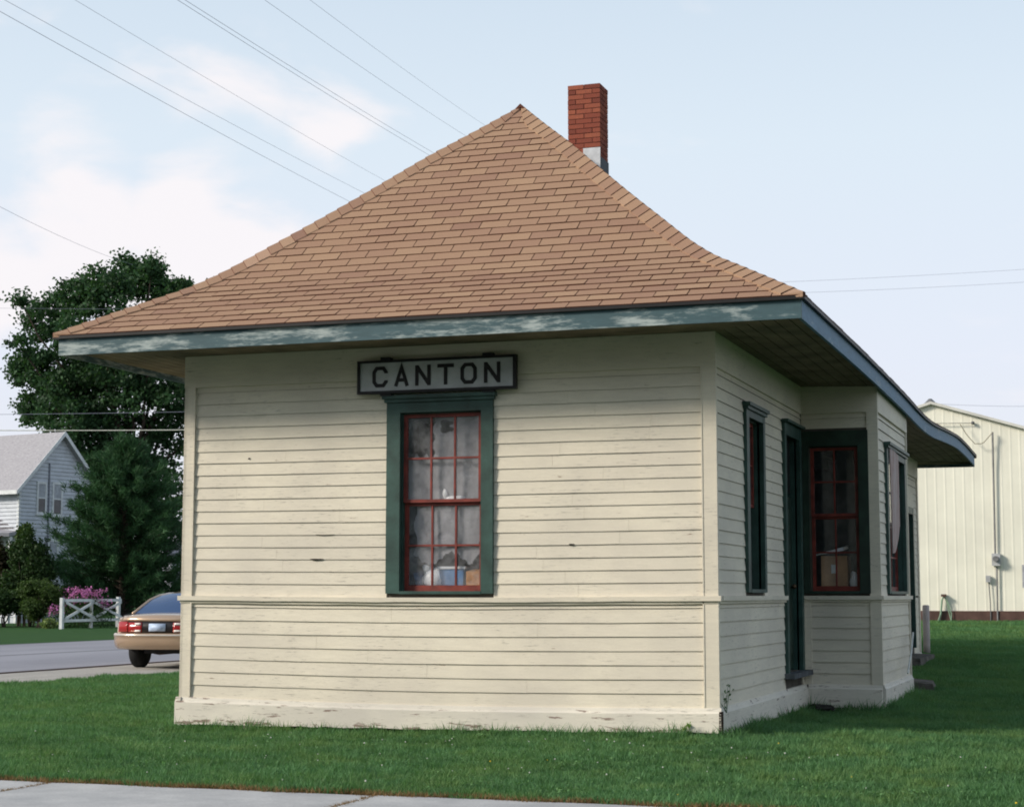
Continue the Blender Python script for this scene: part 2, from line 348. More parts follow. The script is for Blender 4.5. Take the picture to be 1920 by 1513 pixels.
def trim(fr,parent,name,a0,a1,h0,h1,d0,d1,mat=None,seg=1,warp=False):
    if not warp:
        mb=MB(); fbox(mb,fr,a0,a1,h0,h1,d0,d1); return mb.mk(name,mat or M_cream,parent)
    vs=[];fs=[]
    for i in range(seg+1):
        a=a0+(a1-a0)*i/seg; dz=sagf(a,h0); j=random.uniform(-.003,.003)
        vs+=[fr.p(a,h0+dz+j,d0),fr.p(a,h0+dz+j,d1),fr.p(a,h1+dz,d1),fr.p(a,h1+dz,d0)]
    for i in range(seg):
        for k in range(4): fs.append((4*i+k,4*i+(k+1)%4,4*i+4+(k+1)%4,4*i+4+k))
    fs+=[(0,1,2,3),(4*seg+3,4*seg+2,4*seg+1,4*seg)]
    return mk(name,vs,fs,mat or M_cream,parent)
def skirt(fr,parent,a0,a1,hb0,hb1,warp=False,seg=14,d=.052):
    # water-table: sloped cap over a broad weathered board, ragged lower edge
    vs=[];fs=[]
    for i in range(seg+1):
        t=i/seg; a=a0+(a1-a0)*t; dz=sagf(a,0) if warp else 0; hb=hb0+(hb1-hb0)*t+random.uniform(-.006,.006)
        vs+=[fr.p(a,hb+(dz*.3),0),fr.p(a,hb+(dz*.3),d),fr.p(a,ZK-.045+dz,d),fr.p(a,ZK-.028+dz,d-.012),fr.p(a,ZK+.004+dz,.03),fr.p(a,ZK+.004+dz,0)]
    fl=np.cross(fr.u,fr.n)[2]<0
    for i in range(seg):
        for k in range(6): f=(6*i+k,6*i+(k+1)%6,6*i+6+(k+1)%6,6*i+6+k); fs.append(f[::-1] if fl else f)
    f=(0,1,2,3,4,5); g=tuple(6*seg+5-i for i in range(6))
    fs+= [f[::-1],g[::-1]] if fl else [f,g]
    return mk('skirt_board',vs,fs,M_skirt,parent)
def window(fr,co,sr,cols,mid,rows,label=None,cm=M_green,gm=M_glass,deep=.03,cap=True,trimw=0):
    # co: casing outer (a0,a1,h0,h1); sr: sash rectangle; mid: meeting rail height; rows=(upper,lower)
    a0,a1,h0,h1=co; s0,s1,t0,t1=sr
    mb=MB(); D=.045
    fbox(mb,fr,a0,s0,h0,h1,-.02,D); fbox(mb,fr,s1,a1,h0,h1,-.02,D); fbox(mb,fr,s0,s1,t1,h1,-.02,D-.002)
    fbox(mb,fr,s0,s0+.012,t0,t1,-.13,-.02); fbox(mb,fr,s1-.012,s1,t0,t1,-.13,-.02); fbox(mb,fr,s0+.012,s1-.012,t1-.012,t1,-.13,-.02)
    wn=mb.mk('window',cm,ST,label=label)
    if cap:
        mb=MB(); fbox(mb,fr,a0-.035,a1+.035,h1-.012,h1+.022,-.01,D+.045); fbox(mb,fr,a0-.018,a1+.018,h1-.045,h1-.0125,-.01,D+.022); mb.mk('head_cap',cm,wn)
    mb=MB(); fbox(mb,fr,s0,s1,h0-.004,t0,-.10,D+.004); mb.mk('sill',cm,wn)
    u0,u1=s0+.012,s1-.012; w_=.038
    for (z0,z1,d,nr,bt) in ((mid,t1-.012,-deep,rows[0],.03),(t0,mid+.004,-deep-.036,rows[1],.055)):
        mb=MB(); fbox(mb,fr,u0,u0+w_,z0,z1,d-.03,d); fbox(mb,fr,u1-w_,u1,z0,z1,d-.03,d); top=.034
        fbox(mb,fr,u0+w_,u1-w_,z0,z0+bt,d-.03,d); fbox(mb,fr,u0+w_,u1-w_,z1-top,z1,d-.03,d)
        ia,ib,iz0,iz1=u0+w_,u1-w_,z0+bt,z1-top; cw=(ib-ia)/cols; rh=(iz1-iz0)/nr; m_=.009
        for c in range(1,cols): fbox(mb,fr,ia+cw*c-m_,ia+cw*c+m_,iz0,iz1,d-.026,d-.004)
        for r in range(1,nr):
            for c in range(cols): fbox(mb,fr,ia+cw*c+(m_ if c else 0),ia+cw*(c+1)-(m_ if c<cols-1 else 0),iz0+rh*r-m_,iz0+rh*r+m_,d-.026,d-.005)
        mb.mk('sash',M_red,wn)
        for r in range(nr):
            for c in range(cols):
                mb=MB(); fbox(mb,fr,ia+cw*c+.003,ia+cw*(c+1)-.003,iz0+rh*r+.003,iz0+rh*(r+1)-.003,d-.018,d-.014); mb.mk('pane',gm,wn)
    return wn
# --- front wall
FF=FR((0,0,0),(1,0,0),(0,-1,0))
wf=core(FF,W,.35,3.9,[(2.33,3.16,1.385,3.10)])
siding(FF,W,wf,[(2.19,3.28,1.35,3.27)],.092,.112,warp=True)
trim(FF,wf,'corner_board',-.028,.092,ZK,3.62,0,.028,seg=1); trim(FF,wf,'corner_board',W-.112,W+.031,ZK,3.62,0,.03)
trim(FF,wf,'corner_batten',.079,.094,ZK+.01,3.42,.028,.037); trim(FF,wf,'corner_batten',W-.112,W-.100,ZK+.01,3.42,.03,.036)
trim(FF,wf,'frieze_board',-.028,W+.0315,3.43,3.62,0.002,.034); trim(FF,wf,'frieze_board',-.028,W+.0315,3.6205,3.75,.002,.04)
trim(FF,wf,'belt_molding',-.05,W+.060,ZB-.004,ZB+.04,0,.058,seg=18,warp=True)
trim(FF,wf,'belt_molding',-.035,W+.035,ZB-.030,ZB-.0045,0,.036,seg=18,warp=True)
skirt(FF,wf,-.065,W+.045,.085,.13,warp=True,seg=40)
window(FF,(2.19,3.28,1.366,3.245),(2.33,3.16,1.39,3.10),3,2.235,(2,2),label='tall green-framed window with red sashes under the station sign')
for u,v,wd_ in ((594,1048,.075),(1072,1020,.03),(467,859,.012),(610,1002,.10)):
    q=PY(u,v,-.02); mb=MB(); mb.tube([(q[0]-wd_,-.0165,q[2]),(q[0]-wd_*.4,-.0185,q[2]-.004),(q[0]+wd_*.5,-.0185,q[2]-.003),(q[0]+wd_,-.0165,q[2])],[.002,.009 if wd_<.09 else .003,.006 if wd_<.09 else .002,.001],6); mb.mk('split_wood',M_dark,wf)
# --- right side wall (x=W), faces +x ; a runs along +y
FS=FR((W,0,0),(0,1,0),(1,0,0))
ops=[(1.42,2.14,1.41,3.10),(3.47,4.30,.52,3.10),(YB+.02,YB2-.02,.52,3.1),(13.3,15.7,.45,2.75)]
ws=core(FS,L,.35,3.9,ops)
siding(FS,YB,ws,[(1.29,2.24,1.35,3.24),(3.36,4.42,0,3.26)],.03,.0)
trim(FS,ws,'corner_board',.001,.03,ZK,3.62,0,.0295)
trim(FS,ws,'frieze_board',.001,YB,3.43,3.75,.002,.0285)
trim(FS,ws,'belt_molding',.0585,3.36,ZB-.004,ZB+.04,0,.058); trim(FS,ws,'belt_molding',.037,3.36,ZB-.03,ZB-.0045,0,.036)
skirt(FS,ws,.012,YB,.12,.08,seg=14,d=.056)
window(FS,(1.29,2.24,1.38,3.215),(1.42,2.14,1.41,3.10),2,2.235,(2,2),label='narrow side window nearest the front corner',gm=M_glassd,deep=.06)
# door 1
mb=MB(); fbox(mb,FS,3.36,3.47,.48,3.24,-.02,.045); fbox(mb,FS,4.30,4.42,.48,3.24,-.02,.045); fbox(mb,FS,3.47,4.30,3.10,3.24,-.02,.043)
fbox(mb,FS,3.47,3.485,.52,3.1,-.12,-.02); fbox(mb,FS,4.285,4.30,.52,3.1,-.12,-.02)
fbox(mb,FS,3.33,4.45,3.235,3.265,-.01,.09); dr=mb.mk('door',M_green,ST,label='dark green panelled side door between side window and bay')
mb=MB(); fbox(mb,FS,3.487,4.283,.53,2.45,-.10,-.06)
for (p0,p1,q0,q1) in ((3.56,3.86,.7,1.3),(3.91,4.21,.7,1.3),(3.56,3.86,1.45,2.3),(3.91,4.21,1.45,2.3)): fbox(mb,FS,p0,p1,q0,q1,-.06,-.048)
mb.mk('door_leaf',M_dgreen,dr)
mb=MB(); fbox(mb,FS,3.487,4.283,2.5,3.095,-.10,-.07); mb.mk('transom',M_black,dr)
mb=MB(); mb.ell(FS.p(4.2,1.45,-.03),(.03,.03,.03)); mb.mk('door_knob',simple('tarnished_brass',(.10,.07,.04),.4,.1,5,.5,.8),dr)
mb=MB(); fbox(mb,FS,3.30,4.5,.46,.515,-.12,.12); mb.mk('door_sill',simple('worn_grey_sill',(.10,.11,.12),.8,.25,6),dr)
# --- side wall beyond the bay
FS2=FR((W,YB2,0),(0,1,0),(1,0,0)); L2=L-YB2
siding(FS2,L2,ws,[(13.2-YB2,15.8-YB2,0,3.12)],.0,.09)
trim(FS2,ws,'corner_board',L2-.09,L2+.03,ZK,3.62,0,.03)
trim(FS2,ws,'frieze_board',0,L2+.03,3.43,3.75,.002,.034)
skirt(FS2,ws,0,13.2-YB2,.2,.25,seg=8); skirt(FS2,ws,15.8-YB2,L2,.28,.3,seg=2)
mb=MB(); fbox(mb,FS,13.2,13.3,.45,2.86,-.02,.05); fbox(mb,FS,15.7,15.8,.45,2.86,-.02,.05); fbox(mb,FS,13.3,15.7,2.75,2.86,-.02,.048)
d2=mb.mk('door',M_green,ST,label='dark freight door near the far corner')
mb=MB(); fbox(mb,FS,13.3,15.7,.45,2.75,-.1,-.05)
for i in range(13): fbox(mb,FS,13.32+i*.183,13.48+i*.183,.5,2.7,-.05,-.04)
mb.mk('door_leaf',M_dgreen,d2)
trim(FS,ws,'lintel_panel',13.2,15.8,2.865,3.12,.0,.045)
# --- bay: front face (faces -y), outer face (+x), back face (+y)
FB=FR((W,YB,0),(1,0,0),(0,-1,0)); B0=.056
wb=core(FB,BB,.35,3.9,[(.11,.66,1.40,3.05)])
siding(FB,BB,wb,[(.035,.785,1.36,3.25)],.017,.095)
# narrow siding strip at the nook and the jamb
trim(FB,wb,'corner_board',.018,.10,ZK,ZB-.03,.0,.026)
trim(FB,wb,'corner_board',BB-.095,BB+.031,ZK,3.43,0,.03)
trim(FB,wb,'frieze_board',.0,BB+.0315,3.43,3.75,.002,.034)
trim(FB,wb,'belt_molding',.0,BB+.06,ZB-.004,ZB+.04,0,.06); trim(FB,wb,'belt_molding',.0,BB+.036,ZB-.03,ZB-.0045,0,.036)
skirt(FB,wb,.056,BB+.02,.06,.06,seg=8)
window(FB,(.036,.78,1.372,3.225),(.10,.665,1.40,3.05),2,2.25,(2,2),label='bay window with red sash facing the front lawn',cm=M_dgreen,gm=M_glassd,cap=False)
FO=FR((W+BB,YB,0),(0,1,0),(1,0,0)); LB=YB2-YB
wo=core(FO,LB,.35,3.9,[(.80,2.42,1.40,3.05)])
siding(FO,LB,wo,[(.66,2.56,1.36,3.16)],.03,.03)
trim(FO,wo,'corner_board',.001,.03,ZK,3.43,0,.0295); trim(FO,wo,'corner_board',LB-.03,LB+.03,ZK,3.43,0,.03)
trim(FO,wo,'frieze_board',.001,LB+.03,3.43,3.75,.002,.034)
trim(FO,wo,'belt_molding',.001,LB+.06,ZB-.004,ZB+.04,0,.0595); trim(FO,wo,'belt_molding',.001,LB+.03,ZB-.03,ZB-.0045,0,.036)
skirt(FO,wo,.05,LB,.05,.10,seg=10)
window(FO,(.66,2.56,1.37,3.12),(.80,2.42,1.40,3.0),3,2.2,(2,2),label='outer bay window half covered by a loose board',gm=M_glassd)
FK=FR((W+BB,YB2,0),(-1,0,0),(0,1,0)); wk=core(FK,BB,.35,3.9,[]); siding(FK,BB,wk,[],.03,.0)
trim(FK,wk,'corner_board',-.028,.09,ZK,3.43,0,.031); skirt(FK,wk,0,BB,.1,.1,seg=4); trim(FK,wk,'frieze_board',0,BB,3.43,3.75,.002,.034)
# left and rear walls
FL=FR((0,L,0),(0,-1,0),(-1,0,0)); wl=core(FL,L,.35,3.9,[]); siding(FL,L,wl,[],.03,.03,stuff=True)
trim(FL,wl,'frieze_board',0,L+.03,3.43,3.75,.002,.034); trim(FL,wl,'corner_board',L-.03,L+.028,ZK,3.62,0,.03); skirt(FL,wl,0,L+.05,.1,.08,seg=10)
trim(FL,wl,'belt_molding',0,L+.05,ZB-.004,ZB+.04,0,.058)
FRr=FR((W,L,0),(-1,0,0),(0,1,0)); wr=core(FRr,W,.35,3.9,[]); siding(FRr,W,wr,[],.03,.03,stuff=True); trim(FRr,wr,'frieze_board',-.03,W+.03,3.43,3.75,.002,.034); skirt(FRr,wr,0,W,.3,.1,seg=6)
# floor, foundation, ceiling
mb=MB(); mb.box(-.0+.005,W-.005,.01,L-.01,.28,.45); mb.box(W-.005,W+BB-.13,YB+.12,YB2-.12,.28,.45); mb.mk('floor',M_dark,ST)
mb=MB(); mb.box(.15,W-.15,.15,L-.15,-.2,.275); mb.box(W-.16,W+BB-.15,YB+.15,YB2-.15,-.2,.275); mb.mk('foundation',simple('foundation_stone',(.06,.05,.045),.95,.3),ST)
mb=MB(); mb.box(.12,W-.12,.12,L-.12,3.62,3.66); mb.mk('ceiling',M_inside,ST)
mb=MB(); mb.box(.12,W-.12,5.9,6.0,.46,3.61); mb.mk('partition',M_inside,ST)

# --- roof surfaces
TS=[0,.092,.19,.262,.34,.43,.533,.65,.78,.9,1.0]; TZ=[3.875,4.07,4.275,4.42,4.63,4.92,5.245,5.63,6.07,6.44,6.76]
def zf(s):   # lightly rounded profile
    return float(sum(np.interp(min(1,max(0,s+k)),TS,TZ) for k in (-.02,0,.02))/3) if .02<s<.98 else float(np.interp(s,TS,TZ))
WY=[-1,2,4,6.3,7.2,8.4,9.9,12,14,16,17.7]; WZ=[0,-.005,-.02,-.05,-.07,-.105,-.10,-.005,.07,.06,.02]
def wave(y): 
    return float(sum(np.interp(y+k,WY,WZ) for k in (-.6,-.3,0,.3,.6))/5)
E0x,E1x=-OL-.05,W+OR+.03; E0y,E1y=-OF-.03,L+OF+.03; MX=W/2; RUNL=MX-E0x; RUNR=E1x-MX; RUNF=YA-E0y; YA2=L-YA
def sf(side,s,c):
    # point on roof plane: side F/B -> c is x ; side L/R -> c is y
    z=zf(s)
    if side=='F': return np.array([c,E0y+RUNF*s,z])
    if side=='B': return np.array([c,E1y-(E1y-YA2)*s,z])
    if side=='L': return np.array([E0x+RUNL*s,c,z])
    return np.array([E1x-RUNR*s,c,z+wave(c)*max(0,1-s/.3)])
def lim(side,s):
    if side in 'FB': return E0x+RUNL*s,E1x-RUNR*s
    return E0y+RUNF*s,E1y-(E1y-YA2)*s
ss=np.linspace(0,1,31); 
mb=MB()
for side in 'FBLR':
    nseg=2 if side in 'FB' else 30
    for i in range(30):
        for j in range(nseg):
            P=[]
            for s_,t_ in ((ss[i],j/nseg),(ss[i],(j+1)/nseg),(ss[i+1],(j+1)/nseg),(ss[i+1],j/nseg)):
                a,b=lim(side,s_); P.append(sf(side,s_,a+(b-a)*t_))
            mb.add(P,[(0,1,2,3) if side in 'FR' else (3,2,1,0)])
roof=mb.mk('roof',M_rsub,ST)
# arc length rows
fine=np.linspace(0,1,2001)
def rows_for(run,expo):
    z=np.array([zf(s) for s in fine]); dl=np.sqrt((np.diff(fine)*run)**2+np.diff(z)**2); al=np.concatenate([[0],np.cumsum(dl)]); n=int(al[-1]/expo)
    return [float(np.interp(min(i*expo,al[-1]),al,fine)) for i in range(n+2)]
def nrm(side,s,run):
    dz=(zf(min(1,s+.01))-zf(max(0,s-.01)))/((min(1,s+.01)-max(0,s-.01))*run); l=sqrt(1+dz*dz)
    d={'F':(0,-1),'B':(0,1),'L':(-1,0),'R':(1,0)}[side]
    return np.array([d[0]*dz/l,d[1]*dz/l,1/l])
EXP=.1385
def tabs(side,run,wd=.306):
    out=[]; R=rows_for(run,EXP)
    for i in range(len(R)-2):
        sb,st=R[i],min(1,R[i+1]+.006); s2=R[i+1]
        n=nrm(side,(sb+s2)/2,run); a,b=lim(side,sb); at_,bt_=lim(side,st)
        off=(wd/2 if i%2 else 0)+.010*i+random.uniform(-.008,.008)
        c=math.floor((a-off)/wd)*wd+off
        while c<b:
            c0,c1=c+.0045,c+wd-.0045; c+=wd
            x0,x1=max(c0,a),min(c1,b); y0,y1=max(c0,at_),min(c1,bt_)
            if x1-x0<.012: continue
            if y1<y0+.002: 
                m_=min(max((y0+y1)/2,at_),bt_); y0,y1=m_-.001,m_+.001
            lift=.014+random.uniform(0,.004); cv=random.uniform(-.0025,.0025)
            zb=sf(side,sb,x0),sf(side,sb,x1); zt=sf(side,st,y1),sf(side,st,y0)
            dn=np.array([0,0,0])
            V=[zb[0]+n*lift+[0,0,0],zb[1]+n*(lift+cv),zt[0]+n*.0035,zt[1]+n*.0035,zb[0]-n*.002,zb[1]-n*.002,zt[0]-n*.002,zt[1]-n*.002]
            fcs=[(0,1,2,3),(4,5,1,0),(5,6,2,1),(7,4,0,3)]
            if side in 'BL': fcs=[f[::-1] for f in fcs]
            # projected size
            A=[(V[k]-CAM) for k in range(4)]; q=[((v@AU)/(v@AF),(v@AV)/(v@AF)) for v in A]
            ar=abs(sum(q[k][0]*q[(k+1)%4][1]-q[(k+1)%4][0]*q[k][1] for k in range(4)))/2
            out.append((ar,V,fcs,min(1,max(0,random.gauss(.5,.16)))))
    return out
def edge4(o_):
    o_.data.polygons.foreach_set('material_index',[0 if i%4==0 else 1 for i in range(len(o_.data.polygons))])
tf=tabs('F',RUNF); tf.sort(key=lambda t:-t[0])
for ar,V,fcs,t in tf[:300]: edge4(mk('shingle',V,fcs,[M_sh,M_edge],roof,tint=t))
mb=MB()
for lst in (tf[300:],tabs('R',RUNR),tabs('L',RUNL),tabs('B',RUNF)):
    for ar,V,fcs,t in lst: mb.cur=t; mb.add(V,fcs)
edge4(mb.mk('shingle_courses',[M_sh,M_edge],roof,kind='stuff',tint=mb.t))
# hip caps and ridge caps
def cap_piece(P0,P1,A0,A1,B0,B1,lift0,lift1,name='hip_shingle'):
    up=np.array([0,0,1.])
    V=[P0+up*lift0,P1+up*lift1,A0+up*(lift0-.006),A1+up*(lift1-.006),B0+up*(lift0-.006),B1+up*(lift1-.006),A0-up*.01,A1-up*.01,B0-up*.01,B1-up*.01,P0-up*.005]
    fs_=[(0,2,3,1),(1,5,4,0),(2,6,7,3),(4,5,9,8),(0,10,6,2),(0,4,8,10)]
    o_=mk(name,V,fs_,[M_sh,M_edge],roof,tint=min(1,max(0,random.gauss(.55,.28)))); o_.data.polygons.foreach_set('material_index',[0,0,0,0,1,1]); return o_
hipR=rows_for(sqrt(RUNF**2+RUNR**2),.150)
for cx in (0,1,2,3):   # front-left, front-right, back-left, back-right
    fb='F' if cx<2 else 'B'; lr='L' if cx%2==0 else 'R'; wd=.145
    for i in range(len(hipR)-1):
        s0,s1=hipR[i],min(1,hipR[i+1]+.004)
        if s0>=.985: break
        def pt(s):
            a,b=lim(fb,s); x=a if lr=='L' else b; c=sf(fb,s,x); 
            y=c[1]; wd=min(.098,(1-s)*3.3*.45+.008); wd=min(wd,s*RUNF*.95+.01); sg=max(0,s-wd/RUNF); zz=zf(max(0,sg))+(sg*2.1 if sg<0 else 0)
            sx_=1 if lr=='L' else -1; sy_=1 if fb=='F' else -1
            A=np.array([c[0]+sx_*wd,c[1]-sy_*wd,zz]); B=np.array([c[0]-sx_*wd,c[1]+sy_*wd,zz+c[2]-zf(s)])
            return c,A,B
        c0,A0,B0_=pt(s0); c1,A1,B1_=pt(s1); k1=max(0,min(1,(1-s1)/.05)); 
        if cx>=2 and i%1==0 and False: pass
        cap_piece(c0,c1,A0,A1,B0_,B1_,.038,.026)
yy=YA-.05
while yy<YA2:
    c0=np.array([MX,yy,6.765]); c1=np.array([MX,yy+.145,6.765]); dzc=.125*.87
    cap_piece(c0,c1,c0+[.125,0,-dzc],c1+[.125,0,-dzc],c0+[-.125,0,-dzc],c1+[-.125,0,-dzc],.036,.024,'ridge_shingle'); yy+=.14
# drip edge, fascia, soffit
def ring(name,mat,x0,x1,y0,y1,t,z0,z1,wv=True,sides='FBLR',mats=None):
    for sd_ in sides:
        mb=MB()
        if sd_ in 'FB':
            ya,yb=(y0,y0+t) if sd_=='F' else (y1-t,y1); mb.box(x0,x1,ya,yb,z0,z1)
        elif sd_=='L': mb.box(x0,x0+t,y0+t,y1-t,z0,z1)
        else:
            n=40; vs=[];fs=[]
            for i in range(n+1):
                y=y0+t+(y1-y0-2*t)*i/n; d=wave(y); vs+=[(x1-t,y,z0+d),(x1,y,z0+d),(x1,y,z1+d),(x1-t,y,z1+d)]
            for i in range(n):
                for k in range(4): fs.append((4*i+k,4*i+4+k,4*i+4+(k+1)%4,4*i+(k+1)%4))
            fs+=[(0,1,2,3),(4*n+3,4*n+2,4*n+1,4*n)]; mb.add(vs,fs)
        mb.mk(name,(mats or {}).get(sd_,mat),ST)
ring('drip_edge',M_black,E0x-.004,E1x+.004,E0y-.004,E1y+.004,.06,3.851,3.879)
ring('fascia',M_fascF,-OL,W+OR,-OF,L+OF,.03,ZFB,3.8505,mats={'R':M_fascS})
NPK=7
for sd_ in 'FLRB':
    for k in range(NPK):
        f0,f1=k/NPK,(k+1)/NPK-.012
        def q(f,side_a):
            return f
        mb=MB(); vs=[]
        X0=lambda f:-(OL-.035)*f; X1=lambda f:W+(OR-.035)*f; Y0=lambda f:-(OF-.035)*f; Y1=lambda f:L+(OF-.035)*f
        n=30 if sd_=='R' else 1; fs=[]
        for i in range(n+1):
            t=i/n
            for (f,zz) in ((f0,ZS),(f1,ZS),(f1,ZS+.02),(f0,ZS+.02)):
                if sd_=='F': p_=(X0(f)+(X1(f)-X0(f))*t,Y0(f))
                elif sd_=='B': p_=(X0(f)+(X1(f)-X0(f))*t,Y1(f))
                elif sd_=='L': p_=(X0(f),Y0(f)+(Y1(f)-Y0(f))*t)
                else: p_=(X1(f),Y0(f)+(Y1(f)-Y0(f))*t)
                vs.append((p_[0],p_[1],zz+(wave(p_[1])*f if sd_=='R' else 0)))
        for i in range(n):
            for k2 in range(4): fs.append((4*i+k2,4*i+(k2+1)%4,4*i+4+(k2+1)%4,4*i+4+k2))
        fs+=[(0,1,2,3),(4*n+3,4*n+2,4*n+1,4*n)]
        if sd_=='F' or sd_=='R': pass
        mk('soffit_plank',vs,fs,M_soffit,ST)
# --- chimney
cx0,cx1,cy0,cy1=2.48,2.898,5.0,5.36; ZT=7.72
mb=MB(); mb.box(cx0+.008,cx1-.008,cy0+.008,cy1-.008,5.9,ZT-.012); ch=mb.mk('chimney',M_mortar,ST)
bh=.0545; jt=.0085; rowh=bh+jt; nr=int((ZT-6.2)/rowh)
bmesh_cache={}
def brick(x0,x1,y0,y1,z,par):
    key=(round(x1-x0,4),round(y1-y0,4))
    if key not in bmesh_cache:
        m_=MB(); a,b=key; e_=.003
        m_.hexa([(e_,e_,0),(a-e_,e_,0),(a-e_,b-e_,0),(e_,b-e_,0),(0,0,.004),(a,0,.004),(a,b,.004),(0,b,.004)]); m_.v=m_.v; 
        m_=MB(); m_.box(0,a,0,b,0,bh)
        me=bpy.data.meshes.new('brick'); me.from_pydata(m_.v,[],m_.f); me.materials.append(M_brick); bmesh_cache[key]=me
    o_=bpy.data.objects.new('brick',bmesh_cache[key]); COL.objects.link(o_); o_.parent=par
    j=lambda:random.uniform(-.002,.002)
    o_.location=Vector(np.array([x0+j(),y0+j(),z])-ORG[par.name]); return o_
wx=cx1-cx0; wy=cy1-cy0; bw=.098
for r in range(nr):
    z=ZT-bh-r*rowh
    if r%2==0:
        s3=(wx-jt)/2
        for k in range(2): brick(cx0+k*(s3+jt),cx0+k*(s3+jt)+s3,cy0,cy0+bw,z,ch); brick(cx0+k*(s3+jt),cx0+k*(s3+jt)+s3,cy1-bw,cy1,z,ch)
        for xa in (cx0,cx1-bw): brick(xa,xa+bw,cy0+bw+jt,cy1-bw-jt,z,ch)
    else:
        s3=(wy-jt)/2
        for xa in (cx0,cx1-bw):
            for k in range(2): brick(xa,xa+bw,cy0+k*(s3+jt),cy0+k*(s3+jt)+s3,z,ch)
        for ya in (cy0,cy1-bw): brick(cx0+bw+jt,cx1-bw-jt,ya,ya+bw,z,ch)
mb=MB()
zt=6.90
mb.add([(MX-.02,cy0-.004,zt),(cx1+.004,cy0-.004,zt),(cx1+.004,cy0-.004,6.5),(MX-.02,cy0-.004,6.5),(MX-.02,cy0-.010,zt),(cx1+.004,cy0-.010,zt),(cx1+.004,cy0-.010,6.5),(MX-.02,cy0-.010,6.5)],[(4,7,6,5),(0,1,5,4),(1,2,6,5),(3,0,4,7)])
mb.mk('flashing',M_metalf,ch)
mb=MB(); mb.box(cx1+.003,cx1+.009,cy0,cy1,6.5,6.78); mb.mk('flashing',simple('tarred_flashing',(.06,.07,.085),.7),ch)

# ================================================================== SIGN
SG=thing('station_sign',(2.72,-.1,3.29),'white CANTON name board in a black frame above the front window','sign')
sx0,sx1,sz0,sz1=1.905,3.535,3.285,3.610; yo=-.062
mb=MB(); mb.box(sx0+.012,sx1-.012,yo-.035,yo,sz0+.012,sz1-.012); mb.mk('name_board',M_sign,SG)
mb=MB()
mb.box(sx0,sx1,yo-.055,yo+.004,sz0,sz0+.026); mb.box(sx0,sx1,yo-.055,yo+.004,sz1-.024,sz1); mb.box(sx0,sx0+.026,yo-.0535,yo+.003,sz0+.026,sz1-.024); mb.box(sx1-.030,sx1,yo-.0535,yo+.003,sz0+.026,sz1-.024)
mb.mk('frame',M_black,SG)
for xx in (2.2,3.25):
    mb=MB(); mb.box(xx-.05,xx+.05,-.115,-.035,sz1+.001,sz1+.028); mb.mk('bracket',M_black,SG)
for xx in (2.2,3.25):
    mb=MB(); mb.box(xx-.06,xx+.06,-.10,-.035,sz0-.022,sz0-.001); mb.mk('bracket',M_black,SG)
def stroke(mb,pts,wd,closed,y0,y1,ox,oz,sx,sz):
    pts=[np.array([ox+p[0]*sx,oz+p[1]*sz]) for p in pts]; n=len(pts); Lp=[];Rp=[]
    for i in range(n):
        a=pts[i-1] if (i>0 or closed) else None; b=pts[(i+1)%n] if (i<n-1 or closed) else None
        d1=(pts[i]-a)/np.linalg.norm(pts[i]-a) if a is not None else None; d2=(b-pts[i])/np.linalg.norm(b-pts[i]) if b is not None else None
        if d1 is None: d1=d2
        if d2 is None: d2=d1
        n1=np.array([-d1[1],d1[0]]); n2=np.array([-d2[1],d2[0]]); m_=(n1+n2); m_/=np.linalg.norm(m_); k=wd/2/max(.35,m_@n1); Lp.append(pts[i]+m_*k); Rp.append(pts[i]-m_*k)
    seg=n if closed else n-1
    for i in range(seg):
        j=(i+1)%n; q=[Lp[i],Lp[j],Rp[j],Rp[i]]
        V=[(p[0],y0,p[1]) for p in q]+[(p[0],y1,p[1]) for p in q]
        mb.add(V,[(0,1,2,3),(7,6,5,4),(0,4,5,1),(1,5,6,2),(2,6,7,3),(3,7,4,0)])
c_=.22
LET={'C':([[(1,.70),(1,1-c_),(1-c_,1),(c_,1),(0,1-c_),(0,c_),(c_,0),(1-c_,0),(1,c_),(1,.30)]],[False]),
'A':([[(0,-.08),(.5,1.02),(1,-.08)],[(.22,.28),(.78,.28)]],[False,False]),
'N':([[(0,-.09),(0,1.09)],[(1,-.09),(1,1.09)],[(.03,1.0),(.97,0)]],[False]*3),
'T':([[(-.08,1),(1.08,1)],[(.5,.98),(.5,-.09)]],[False]*2),
'O':([[(1-c_,1),(c_,1),(0,1-c_),(0,c_),(c_,0),(1-c_,0),(1,c_),(1,1-c_)]],[True])}
lw=.035; zlo=3.365; hh=.168
xsL=[('C',2.078,.125),('A',2.305,.120),('N',2.525,.125),('T',2.748,.145),('O',2.990,.130),('N',3.228,.130)]
for chh,xl,wd in xsL:
    mb=MB()
    for k_,(pts_,cl) in enumerate(zip(*LET[chh])): stroke(mb,pts_,lw,cl,yo-.0405-.0006*k_,yo-.036,xl,zlo,wd,hh)
    mb.mk('letter',M_black,SG,label='black letter '+chh)
SGr=-.0

# ================================================================== things seen through windows
M_card=simple('cardboard',(.46,.27,.15),.85,.15,5); M_cardo=simple('orange_cardboard',(.46,.22,.075),.85,.25,12)
M_bag=simple('white_plastic',(.78,.80,.84),.35,.06,5,.5); M_sheet=NM('sky_reflection_sheet')
_c=M_sheet.mix(M_sheet.rng(M_sheet.noise(2.4,(1,1,1),4,.6),.3,.7),(.20,.20,.225),(.36,.36,.39)); M_sheet.col(_c); M_sheet.rough(.5,.4); M_sheet.bump(M_sheet.noise(3,(1,1,.6),3),.6,.06); M_sheet=M_sheet.m
M_bin=simple('blue_plastic',(.14,.27,.50),.4,.2,6,.4)
